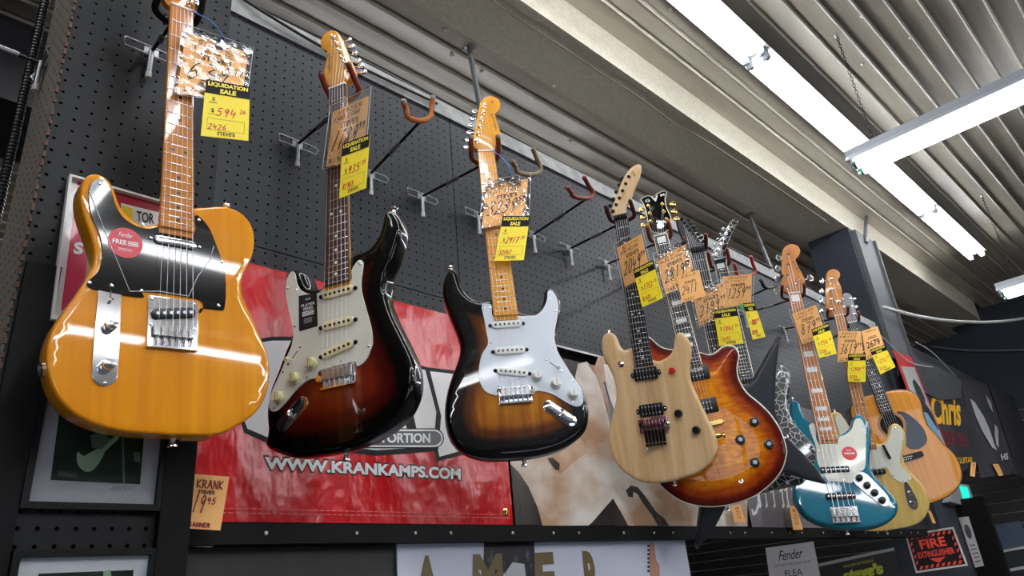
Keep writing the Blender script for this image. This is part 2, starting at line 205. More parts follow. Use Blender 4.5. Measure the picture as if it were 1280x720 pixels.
def grain(nt, c1, c2, sx, sy, sc=1., fig=None):
    tc = nt.nodes.new('ShaderNodeTexCoord'); mp = nt.nodes.new('ShaderNodeMapping')
    mp.inputs['Scale'].default_value = (sx, sy, sx); nt.links.new(tc.outputs['Object'], mp.inputs['Vector'])
    n = nt.nodes.new('ShaderNodeTexNoise'); n.inputs['Scale'].default_value = sc; n.inputs['Detail'].default_value = 5; n.inputs['Distortion'].default_value = .6
    nt.links.new(mp.outputs['Vector'], n.inputs['Vector'])
    r = nt.nodes.new('ShaderNodeValToRGB'); r.color_ramp.elements[0].color = lin(c1); r.color_ramp.elements[1].color = lin(c2)
    r.color_ramp.elements[0].position = .3; r.color_ramp.elements[1].position = .7
    nt.links.new(n.outputs['Fac'], r.inputs['Fac'])
    if not fig: return r.outputs['Color']
    n2 = nt.nodes.new('ShaderNodeTexNoise'); n2.inputs['Scale'].default_value = 1.; n2.inputs['Distortion'].default_value = 1.2
    m2 = nt.nodes.new('ShaderNodeMapping'); m2.inputs['Scale'].default_value = (18, 60, 18); nt.links.new(tc.outputs['Object'], m2.inputs['Vector'])
    nt.links.new(m2.outputs['Vector'], n2.inputs['Vector'])
    mx = nt.nodes.new('ShaderNodeMix'); mx.data_type = 'RGBA'; mx.blend_type = 'MULTIPLY'; mx.inputs['Factor'].default_value = .5
    r2 = nt.nodes.new('ShaderNodeValToRGB'); r2.color_ramp.elements[0].position = .38; r2.color_ramp.elements[1].position = .6
    r2.color_ramp.elements[0].color = lin(fig)
    nt.links.new(n2.outputs['Fac'], r2.inputs['Fac'])
    nt.links.new(r.outputs['Color'], mx.inputs['A']); nt.links.new(r2.outputs['Color'], mx.inputs['B'])
    return mx.outputs['Result']
def sunburst(name, stops, c1, c2, fig=None, coat=1.0):
    """stained burst finish: stops = [(distance from the rim in m, colour or None for bare wood)]"""
    m = bpy.data.materials.new(name); m.use_nodes = True; nt = m.node_tree; b = nt.nodes['Principled BSDF']
    b.inputs['Roughness'].default_value = .3; b.inputs['Coat Weight'].default_value = coat; b.inputs['Coat Roughness'].default_value = .02; b.inputs['Specular IOR Level'].default_value = .08; b.inputs['Coat IOR'].default_value = 1.42
    g = grain(nt, c1, c2, 45, 2.5, 1., fig)
    at = nt.nodes.new('ShaderNodeAttribute'); at.attribute_name = 'rim'
    r = nt.nodes.new('ShaderNodeValToRGB'); r.color_ramp.interpolation = 'EASE'
    while len(r.color_ramp.elements) < len(stops): r.color_ramp.elements.new(.5)
    for e, (p, c) in zip(r.color_ramp.elements, stops):
        e.position = p/.12; e.color = lin(c) if c else (1, 1, 1, 1)
    nt.links.new(math_node(nt, 'MULTIPLY', at.outputs['Fac'], 1/.12), r.inputs['Fac'])
    mx = nt.nodes.new('ShaderNodeMix'); mx.data_type = 'RGBA'; mx.blend_type = 'MULTIPLY'; mx.inputs['Factor'].default_value = 1
    nt.links.new(r.outputs['Color'], mx.inputs['A']); nt.links.new(g, mx.inputs['B'])
    nt.links.new(mx.outputs['Result'], b.inputs['Base Color'])
    MATS[name] = m
    return m
# ---------------------------------------------------------------- objects
def meta(o, label=None, cat=None, group=None, kind=None):
    if label: o['label'] = label
    if cat: o['category'] = cat
    if group: o['group'] = group
    if kind: o['kind'] = kind
    return o
def thing(name, label, cat, loc=(0, 0, 0), group=None, rot=None):
    o = bpy.data.objects.new(name, None); C.objects.link(o)
    o.empty_display_size = .05; o.location = loc
    if rot is not None: o.matrix_world = Matrix.Translation(Vector(loc)) @ rot.to_4x4()
    return meta(o, label, cat, group)
class MB:
    def __init__(s): s.v = []; s.f = []; s.attr = None
    def add(s, vs, fs):
        n = len(s.v); s.v += [Vector(v) for v in vs]; s.f += [tuple(i+n for i in f) for f in fs]; return s
    def box(s, a, b):
        x0, y0, z0 = a; x1, y1, z1 = b
        return s.add([(x0,y0,z0),(x1,y0,z0),(x1,y1,z0),(x0,y1,z0),(x0,y0,z1),(x1,y0,z1),(x1,y1,z1),(x0,y1,z1)],
                     [(0,3,2,1),(4,5,6,7),(0,1,5,4),(1,2,6,5),(2,3,7,6),(3,0,4,7)])
    def cyl(s, p0, p1, r0, r1=None, n=12, cap=True):
        return s.tube([p0, p1], [r0, r0 if r1 is None else r1], n, cap)
    def tube(s, path, rad, n=8, cap=True):
        path = [Vector(p) for p in path]; k = len(path)
        if not isinstance(rad, (list, tuple)): rad = [rad]*k
        t0 = (path[1]-path[0]).normalized()
        up = Vector((0, 0, 1)) if abs(t0.z) < .9 else Vector((1, 0, 0))
        x = t0.cross(up).normalized(); rings = []
        for i, p in enumerate(path):
            t = (path[min(i+1, k-1)]-path[max(i-1, 0)])
            t = t.normalized() if t.length > 1e-9 else t0
            x = (x-t*x.dot(t)).normalized(); y = t.cross(x)
            rings.append([p+(x*math.cos(2*PI*j/n)+y*math.sin(2*PI*j/n))*rad[i] for j in range(n)])
        vs = [v for r in rings for v in r]; fs = []
        for i in range(k-1):
            for j in range(n):
                a = i*n+j; b = i*n+(j+1) % n; fs.append((a, b, b+n, a+n))
        if cap: fs += [tuple(range(n-1, -1, -1)), tuple(range((k-1)*n, k*n))]
        return s.add(vs, fs)
    def lathe(s, c, axis, prof, n=20):
        """prof = [(distance along axis, radius)]"""
        a = Vector(axis).normalized(); path = [Vector(c)+a*d for d, _ in prof]
        up = Vector((0, 0, 1)) if abs(a.z) < .9 else Vector((1, 0, 0))
        x = a.cross(up).normalized(); y = a.cross(x)
        vs = [p+(x*math.cos(2*PI*j/n)+y*math.sin(2*PI*j/n))*max(r, 1e-5) for p, (_, r) in zip(path, prof) for j in range(n)]
        fs = []
        for i in range(len(prof)-1):
            for j in range(n):
                q = i*n+j; b = i*n+(j+1) % n; fs.append((q, b, b+n, q+n))
        fs += [tuple(range(n-1, -1, -1)), tuple(range((len(prof)-1)*n, len(prof)*n))]
        return s.add(vs, fs)
    def poly(s, pts, mapper=None):
        """flat polygon (list of Vectors or of 2-D points through mapper)"""
        p2 = [Vector((p[0], p[1], 0)) for p in pts] if mapper else [Vector(p) for p in pts]
        tris = tessellate_polygon([p2])
        vs = [mapper(p[0], p[1]) for p in pts] if mapper else pts
        return s.add(vs, [tuple(t) for t in tris])
    def build(s, name, m, parent=None, smooth=False, offset=None, angle=None):
        me = bpy.data.meshes.new(name)
        off = Vector(offset) if offset is not None else None
        me.from_pydata([tuple(v-off) if off is not None else tuple(v) for v in s.v], [], s.f); me.update()
        bm = bmesh.new(); bm.from_mesh(me)
        bmesh.ops.recalc_face_normals(bm, faces=bm.faces); bm.to_mesh(me); bm.free()
        if s.attr is not None:
            a = me.attributes.new('rim', 'FLOAT', 'POINT')
            for i, v in enumerate(s.attr): a.data[i].value = v
        if smooth:
            for p in me.polygons: p.use_smooth = True
            if angle: me.set_sharp_from_angle(angle=angle)
        me.materials.append(m)
        o = bpy.data.objects.new(name, me); C.objects.link(o)
        if parent is not None: o.parent = parent
        return o
SHARP = math.radians(35)
def struct(name, mb, m, **k):
    o = mb.build(name, m, **k); o['kind'] = 'structure'; return o
# ---------------------------------------------------------------- outlines
def smooth_closed(pts, sub=6):
    P = [Vector((p[0], p[1])) for p in pts]; n = len(P); out = []
    for i in range(n):
        p0, p1, p2, p3 = P[i-1], P[i], P[(i+1) % n], P[(i+2) % n]
        for k in range(sub):
            t = k/sub
            out.append(.5*((2*p1)+(p2-p0)*t+(2*p0-5*p1+4*p2-p3)*t*t+(3*p1-p0-3*p2+p3)*t**3))
    return out
def resample(P, step):
    n = len(P); L = [0]
    for i in range(n): L.append(L[-1]+(P[(i+1) % n]-P[i]).length)
    k = max(8, int(L[-1]/step)); out = []; j = 0
    for i in range(k):
        d = L[-1]*i/k
        while L[j+1] < d: j += 1
        t = (d-L[j])/max(1e-9, L[j+1]-L[j]); out.append(P[j].lerp(P[(j+1) % n], t))
    return out
def relax(P, it):
    for _ in range(it):
        n = len(P); P = [P[i]*.5+(P[i-1]+P[(i+1) % n])*.25 for i in range(n)]
    return P
def ccw(P):
    a = sum(P[i-1].x*P[i].y-P[i].x*P[i-1].y for i in range(len(P)))
    return P if a > 0 else P[::-1]
def inward(P):
    n = len(P); N = []
    for i in range(n):
        t = (P[(i+1) % n]-P[i-1]).normalized(); N.append(Vector((-t.y, t.x)))
    return N
def solid(P, z1, z0, r1=0, r0=0, grid=None, carve=0, carve_w=.07, k=4):
    """closed outline P (metres, 2-D) made solid between z0 and z1 with rounded rims r1 (front) and r0 (back)"""
    P = ccw(P); n = len(P); N = inward(P); mb = MB(); rings = []; attr = []
    def ring(ins, z, a):
        rings.append(len(mb.v))
        for p, m in zip(P, N): q = p+m*ins; mb.v.append(Vector((q.x, q.y, z))); attr.append(a)
    if r0 > 0:
        for i in range(k, 0, -1):
            a = i/k*PI/2; ring(r0*(1-math.cos(a)), z0+r0-r0*math.sin(a), r0*(1-math.cos(a)))
    ring(0, z0+r0, 0)
    if z1-r1 > z0+r0+1e-6: ring(0, z1-r1, 0)
    if r1 > 0:
        for i in range(1, k+1):
            a = i/k*PI/2; ring(r1*(1-math.cos(a)), z1-r1+r1*math.sin(a), r1*(1-math.cos(a)))
    for a, b in zip(rings[:-1], rings[1:]):
        for i in range(n):
            j = (i+1) % n; mb.f.append((a+i, a+j, b+j, b+i))
    def cap(start, z, flip, ins, g):
        pts = [Vector((mb.v[start+i].x, mb.v[start+i].y)) for i in range(n)]
        extra = []
        if g:
            x0 = min(p.x for p in pts); x1 = max(p.x for p in pts); y0 = min(p.y for p in pts); y1 = max(p.y for p in pts)
            y = y0+g/2; row = 0
            while y < y1:
                x = x0+g/2+(g/2 if row % 2 else 0)
                while x < x1:
                    q = Vector((x, y)); ins_ = False
                    for i in range(n):
                        a, b = pts[i-1], pts[i]
                        if (a.y > y) != (b.y > y) and x < (b.x-a.x)*(y-a.y)/(b.y-a.y)+a.x: ins_ = not ins_
                    if ins_:
                        d = min((q-p).length_squared for p in pts)**.5
                        if d > g*.55: extra.append(q)
                    x += g
                y += g*.87; row += 1
        res = delaunay_2d_cdt(pts+extra, [], [list(range(n))], 1, 1e-7)
        vs, fs, ov = res[0], res[2], res[3]
        idx = []
        for i, v in enumerate(vs):
            src = ov[i]
            if src and src[0] < n: idx.append(start+src[0])
            else:
                d = min((v-p).length for p in P); zz = z
                idx.append(len(mb.v)); mb.v.append(Vector((v.x, v.y, zz))); attr.append(d)
        for f in fs:
            ff = tuple(idx[i] for i in f); mb.f.append(ff[::-1] if flip else ff)
    cap(rings[-1], z1, False, r1, grid); cap(rings[0], z0, True, r0, None)
    if carve:
        for i, v in enumerate(mb.v):
            if v.z > z1-1e-4:
                t = min(1, attr[i]/carve_w); mb.v[i] = Vector((v.x, v.y, v.z+carve*t*t*(3-2*t)))
    mb.attr = attr
    return mb
def mm(pts): return [Vector((p[0]/1000, p[1]/1000)) for p in pts]
def rrect(cx, cy, w, h, r, rot=0, n=5):
    pts = []; c, s = math.cos(rot), math.sin(rot); r = min(r, w/2-1e-6, h/2-1e-6)
    for sx, sy, a0 in ((1, 1, 0), (-1, 1, 90), (-1, -1, 180), (1, -1, 270)):
        for k in range(n+1):
            a = math.radians(a0+90*k/n); x = sx*(w/2-r)+r*math.cos(a); y = sy*(h/2-r)+r*math.sin(a)
            pts.append(Vector((cx+x*c-y*s, cy+x*s+y*c)))
    return pts
# ---------------------------------------------------------------- lettering
_tc = {}
def font_shape(txt, bold=0., shear=0.):
    key = (txt, bold, shear)
    if key in _tc: return _tc[key]
    cu = bpy.data.curves.new('lettering_source', 'FONT'); cu.body = txt; cu.offset = bold; cu.shear = shear; cu.resolution_u = 3; cu.fill_mode = 'FRONT'
    ob = bpy.data.objects.new('lettering_source', cu); C.objects.link(ob)
    dg = bpy.context.evaluated_depsgraph_get(); me = bpy.data.meshes.new_from_object(ob.evaluated_get(dg))
    vs = [(v.co.x, v.co.y) for v in me.vertices]; fs = [tuple(p.vertices) for p in me.polygons]
    bpy.data.objects.remove(ob); bpy.data.curves.remove(cu); bpy.data.meshes.remove(me)
    x0 = min(v[0] for v in vs); x1 = max(v[0] for v in vs); y0 = min(v[1] for v in vs); y1 = max(v[1] for v in vs)
    vs = [((x-x0)/(x1-x0), (y-y0)/(y1-y0)) for x, y in vs]
    _tc[key] = (vs, fs); return _tc[key]
def put_text(mb, txt, u0, v0, u1, v1, surf, bold=0., shear=0.):
    """print txt in the box u0..u1 (right), v0 (top)..v1 (bottom)"""
    vs, fs = font_shape(txt, bold, shear)
    mb.add([surf(u0+(u1-u0)*x, v1+(v0-v1)*y) for x, y in vs], fs)
G = {
'0': [[(.5,1),(.15,.8),(.05,.4),(.3,0),(.7,.05),(.95,.5),(.8,.9),(.5,1)]], '1': [[(.45,.86),(.58,1),(.45,0)]],
'2': [[(.1,.8),(.45,1),(.85,.8),(.7,.45),(.05,0),(.95,.05)]], '3': [[(.1,.95),(.6,1),(.85,.8),(.4,.55),(.85,.35),(.6,.02),(.05,.05)]],
'4': [[(.2,1),(.05,.42),(.95,.46)],[(.72,.72),(.62,0)]], '5': [[(.9,1),(.3,.95),(.2,.55),(.7,.6),(.85,.25),(.5,0),(.05,.1)]],
'6': [[(.7,1),(.25,.65),(.1,.2),(.45,0),(.85,.2),(.6,.5),(.15,.35)]], '7': [[(.05,.95),(.95,1),(.4,0)],[(.3,.5),(.8,.55)]],
'8': [[(.8,.85),(.4,1),(.2,.75),(.8,.35),(.5,0),(.1,.25),(.7,.65),(.8,.85)]], '9': [[(.85,.8),(.5,1),(.15,.75),(.4,.5),(.85,.8),(.6,0)]],
'K': [[(.1,1),(.1,0)],[(.9,1),(.1,.45),(.95,0)]], 'R': [[(.1,0),(.1,1),(.8,.85),(.7,.55),(.1,.5),(.95,0)]], 'A': [[(0,0),(.5,1),(1,0)],[(.2,.4),(.8,.4)]],
'N': [[(.05,0),(.1,1),(.85,0),(.95,1)]], 'B': [[(.1,0),(.1,1),(.75,.85),(.15,.52),(.85,.3),(.1,0)]], 'E': [[(.9,1),(.1,1),(.1,0),(.95,0)],[(.1,.5),(.7,.5)]],
'T': [[(0,1),(1,.95)],[(.5,1),(.45,0)]], 'L': [[(.15,1),(.1,0),(.9,.05)]], 'S': [[(.9,.9),(.4,1),(.15,.75),(.8,.35),(.5,0),(.05,.1)]], 'P': [[(.1,0),(.15,1),(.85,.8),(.15,.5)]],
'Y': [[(.05,1),(.45,.5),(.95,1)],[(.45,.5),(.4,0)]], 'V': [[(0,1),(.45,0),(1,1)]], 'H': [[(.1,1),(.1,0)],[(.9,1),(.9,0)],[(.1,.5),(.9,.5)]], 'J': [[(.8,1),(.75,.1),(.4,0),(.1,.2)]],
'U': [[(.1,1),(.1,.2),(.5,0),(.9,.2),(.9,1)]], 'C': [[(.9,.85),(.4,1),(.1,.5),(.4,0),(.9,.15)]], 'O': [[(.5,1),(.1,.5),(.5,0),(.9,.5),(.5,1)]], 'D': [[(.1,0),(.1,1),(.8,.7),(.8,.3),(.1,0)]],
'$': [[(.9,.8),(.4,.9),(.15,.7),(.8,.35),(.5,.12),(.05,.2)],[(.5,1.05),(.45,-.05)]], '.': [[(.4,.08),(.5,0)]], '-': [[(.1,.5),(.9,.5)]], ' ': [],
'F': [[(.9,1),(.15,1),(.1,0)],[(.12,.5),(.7,.5)]], 'I': [[(.5,1),(.45,0)]], 'M': [[(.05,0),(.15,1),(.5,.3),(.85,1),(.95,0)]], 'Q': [[(.5,1),(.1,.5),(.5,0),(.9,.5),(.5,1)],[(.6,.3),(.95,-.05)]],
'W': [[(0,1),(.25,0),(.5,.7),(.75,0),(1,1)]], 'X': [[(.1,1),(.9,0)],[(.9,1),(.1,0)]], 'Z': [[(.1,1),(.9,1),(.1,0),(.9,0)]], 'G': [[(.9,.85),(.4,1),(.1,.5),(.4,0),(.9,.1),(.9,.45),(.55,.45)]],
}
def put_hand(mb, txt, u0, v0, u1, v1, surf, size, th, slant=.12):
    """felt-pen handwriting; size = (width, height) of the surface in metres, th = stroke width in metres"""
    w, h = size; n = max(1, len(txt)); cw = (u1-u0)*w/n
    for i, ch in enumerate(txt):
        for st in G.get(ch, []):
            pts = [Vector((u0*w+cw*(i+.1+.78*x)+slant*(y-.5)*(v1-v0)*h, v1*h-(v1-v0)*h*y)) for x, y in st]
            for a, b in zip(pts[:-1], pts[1:]):
                d = b-a
                if d.length < 1e-6: continue
                d.normalize(); q = Vector((-d.y, d.x))*th/2; a2 = a-d*th*.3; b2 = b+d*th*.3
                mb.add([surf(p.x/w, p.y/h) for p in (a2-q, b2-q, b2+q, a2+q)], [(0, 1, 2, 3)])
def quad_surf(Q, off=0.):
    """Q = top-left, top-right, bottom-right, bottom-left in the world"""
    Q = [Vector(q) for q in Q]
    n = (Q[3]-Q[0]).cross(Q[1]-Q[0]).normalized()      # towards the reader
    def s(u, v, o=0.):
        a = Q[0].lerp(Q[1], u); b = Q[3].lerp(Q[2], u); return a.lerp(b, v)+n*(off+o)
    w = ((Q[1]-Q[0]).length+(Q[2]-Q[3]).length)/2; h = ((Q[3]-Q[0]).length+(Q[2]-Q[1]).length)/2
    return s, (w, h), n
def slab(Q, t, name, m, parent, org, grid=1):
    """a sheet of thickness t whose front is the quad Q"""
    s, sz, n = quad_surf(Q)
    mb = MB(); k = grid
    fr = [s(i/k, j/k) for j in range(k+1) for i in range(k+1)]; N = (k+1)**2
    mb.v = fr+[p-n*t for p in fr]
    for j in range(k):
        for i in range(k):
            a = j*(k+1)+i; mb.f.append((a, a+1, a+k+2, a+k+1)); mb.f.append((a+N, a+k+1+N, a+k+2+N, a+1+N))
    edge = [i for i in range(k+1)]+[(j+1)*(k+1)-1 for j in range(1, k+1)]+[k*(k+1)+i for i in range(k-1, -1, -1)]+[j*(k+1) for j in range(k-1, 0, -1)]
    for a, b in zip(edge, edge[1:]+edge[:1]): mb.f.append((a, a+N, b+N, b))
    return mb.build(name, m, parent, offset=org)
# ================================================================ materials in use
CHROME = mat('chrome', (235, 235, 238), .09, 1.)
STEEL = mat('brushed_steel', (190, 192, 195), .35, 1.)
GOLD = mat('gold_plating', (235, 195, 110), .15, 1.)
BLKMET = mat('black_metal', (22, 22, 24), .3, .6)
BLKPL = mat('black_plastic', (14, 14, 16), .3)
BLKGLOSS = mat('black_gloss', (7, 7, 9), .12, coat=1.)
STRING = mat('string_wire', (215, 215, 215), .3, 1.)
FRETM = mat('fret_wire', (225, 225, 222), .2, 1.)
BONE = mat('bone_nut', (225, 218, 200), .4)
WHITEPL = mat('white_plastic', (222, 228, 236), .18, coat=.4)
MINTPL = mat('parchment_plastic', (222, 222, 208), .18, coat=.4)
CREAMPL = mat('aged_white_plastic', (226, 214, 166), .3)
WKNOB = mat('white_knob_plastic', (232, 232, 226), .3)
PEARL = mat('pearl_inlay', (225, 225, 222), .25, coat=.5)
DOTBLK = mat('black_dot', (20, 14, 12), .4)
RED = mat('red_plastic', (200, 26, 24), .3)
ROSEW = wood('rosewood', (52, 30, 24), (86, 54, 42), 50, 3, .5)
EBONY = wood('ebony', (20, 19, 20), (34, 31, 31), 50, 3, .4)
MAPLE_A = wood('amber_maple', (196, 118, 40), (216, 142, 60), 30, 3, .3, 1.)
MAPLE_T = wood('vintage_tint_maple', (228, 152, 44), (240, 174, 66), 30, 3, .3, 1.)
MAPLE_R = wood('roasted_maple', (176, 112, 62), (196, 134, 82), 30, 3, .35, .6)
MAPLE_N = wood('natural_maple', (222, 180, 128), (234, 198, 150), 30, 3, .4, .3)
MAPLE_B = wood('light_roasted_maple', (190, 126, 62), (208, 146, 82), 30, 3, .35, .6)
ASH = wood('natural_ash', (202, 160, 108), (230, 198, 152), 34, 2.2, .42, .15)
BUTTER = wood('butterscotch_finish', (222, 134, 2), (240, 158, 8), 40, 1.5, .3, 1.)
BLONDE = wood('blonde_finish', (206, 172, 92), (222, 192, 116), 45, 1.6, .3, 1.)
SPRUCE = wood('amber_spruce', (198, 126, 34), (214, 146, 56), 90, 1.2, .3, 1.)
DARKWOOD = wood('dark_mahogany', (48, 26, 18), (74, 40, 26), 40, 2, .35, .8)
TEAL = mat('teal_metallic', (0, 100, 122), .35, .15, coat=1.)
SATBLK = mat('satin_black', (38, 41, 48), .42, .1)
HEADBLK = mat('dark_headstock', (34, 36, 40), .4)
SB3 = sunburst('three_colour_sunburst', [(0, (3, 2, 2)), (.028, (5, 2, 2)), (.054, (72, 12, 8)), (.088, (122, 38, 16)), (.12, (160, 68, 24))], (220, 205, 190), (255, 250, 245))
SB2 = sunburst('two_colour_sunburst', [(0, (3, 2, 2)), (.032, (6, 3, 2)), (.052, (96, 50, 10)), (.078, (184, 116, 20)), (.12, (208, 142, 30))], (190, 160, 140), (255, 250, 240))
SBQ = sunburst('quilted_amber_burst', [(0, (70, 10, 8)), (.012, (104, 20, 8)), (.036, (186, 84, 12)), (.062, (240, 152, 14)), (.12, (250, 172, 22))], (225, 205, 190), (255, 250, 240), fig=(190, 120, 90))
BIND = mat('cream_binding', (232, 222, 200), .3, coat=.6)
def crackle_mat():
    m = bpy.data.materials.new('white_crackle_on_black'); m.use_nodes = True; nt = m.node_tree; b = nt.nodes['Principled BSDF']
    tc = nt.nodes.new('ShaderNodeTexCoord'); v = nt.nodes.new('ShaderNodeTexVoronoi'); v.feature = 'DISTANCE_TO_EDGE'; v.inputs['Scale'].default_value = 44
    nz = nt.nodes.new('ShaderNodeTexNoise'); nz.inputs['Scale'].default_value = 40
    mx = nt.nodes.new('ShaderNodeVectorMath'); mx.operation = 'MULTIPLY_ADD'; mx.inputs[1].default_value = (.008, .008, .008)
    nt.links.new(tc.outputs['Object'], nz.inputs['Vector']); nt.links.new(nz.outputs['Color'], mx.inputs[0]); nt.links.new(tc.outputs['Object'], mx.inputs[2])
    nt.links.new(mx.outputs[0], v.inputs['Vector'])
    r = nt.nodes.new('ShaderNodeValToRGB'); r.color_ramp.elements[0].position = .018; r.color_ramp.elements[1].position = .04
    r.color_ramp.elements[0].color = lin((205, 208, 210)); r.color_ramp.elements[1].color = lin((5, 5, 6))
    nt.links.new(v.outputs['Distance'], r.inputs['Fac']); nt.links.new(r.outputs['Color'], b.inputs['Base Color'])
    b.inputs['Roughness'].default_value = .3; b.inputs['Coat Weight'].default_value = .8
    return m
CRACK = crackle_mat()
ZINC = mat('zinc_plating', (148, 149, 152), .42, 1.)
# ================================================================ guitars
BODY = {}
BODY['tele'] = MM['tele']['body'][:31]
BODY['tele'] = [p for p in MM['tele']['body'] if p != (None,)]
def cut(pts, drop): return [p for i, p in enumerate(pts) if i not in drop]
BODY['burst'] = MM['burst']['body'][4:] + [(-192, -108), (-199, -66), (-190, -20), (-166, 24), (-142, 62), (-134, 105), (-140, 150), (-156, 200), (-166, 245), (-160, 285), (-142, 305)] + MM['burst']['body'][:4]
BODY['crackle'] = [(30, 176), (60, 164), (90, 172), (118, 196), (129, 201)] + MM['crackle']['body'][2:] + [(-95, -200), (-145, -165), (-168, -110), (-158, -45), (-134, 15), (-122, 75), (-130, 135), (-142, 195), (-140, 245), (-125, 262), (-108, 250), (-95, 222), (-70, 196), (-30, 186)]
BODY['black'] = [(56, 216), (67, 212), (90, 225), (123, 264), (157, 304), (195, 344), (168, 268), (152, 216), (138, 170), (130, 128), (134, 80), (157, 32), (183, -7), (206, -44), (228, -99), (176, -78), (130, -52), (80, -42), (20, -50), (-30, -80), (-73, -122), (-118, -176), (-176, -222), (-160, -165), (-139, -105), (-122, -40), (-112, 30), (-112, 90), (-120, 150), (-100, 185), (-60, 205), (-20, 214)]
BODY['jazz'] = None
j = MM['jazz']['body']
BODY['jazz'] = [p for p in j[:9]] + [(-104, 385), (-107, 345), (-103, 300), (-104, 255), (-114, 210), (-128, 165), (-142, 115)] + [p for p in j[15:]]
p_ = MM['pbass']['body']
BODY['pbass'] = p_[5:] + [(0, -96), (-60, -95), (-115, -82), (-155, -50), (-172, 0), (-168, 60), (-148, 120), (-124, 185), (-111, 245), (-112, 295), (-126, 345), (-134, 390), (-128, 418)] + [(-115, 428), (-99, 428), (-82, 415), (-72, 384), (-56, 347), (-30, 318)]
BODY['acoustic'] = MM['acoustic']['body'][1:] + [(-10, -207), (-70, -205), (-118, -192), (-160, -165), (-188, -130), (-199, -90), (-196, -40), (-182, 0), (-160, 42), (-145, 85), (-141, 130), (-146, 175), (-150, 220), (-144, 256), (-120, 283), (-84, 296), (-40, 300)]
BODY['tele'] = cut(MM['tele']['body'], ()) 
t_ = MM['tele']['body']; k_ = next(i for i, p in enumerate(t_) if p[0] < -138 and p[1] > 240)
BODY['tele'] = t_[:k_+1] + [(-133, 257), (-121, 259)] + [p for p in t_ if p[1] > 175 and -110 < p[0] < -20]
BODY['strat_l'] = [p for p in MM['strat_l']['body'] if not (107 < p[0] < 109 and 325 < p[1] < 331)]
BODY['strat_r'] = MM['strat_r']['body']
BODY['evh'] = MM['evh']['body']

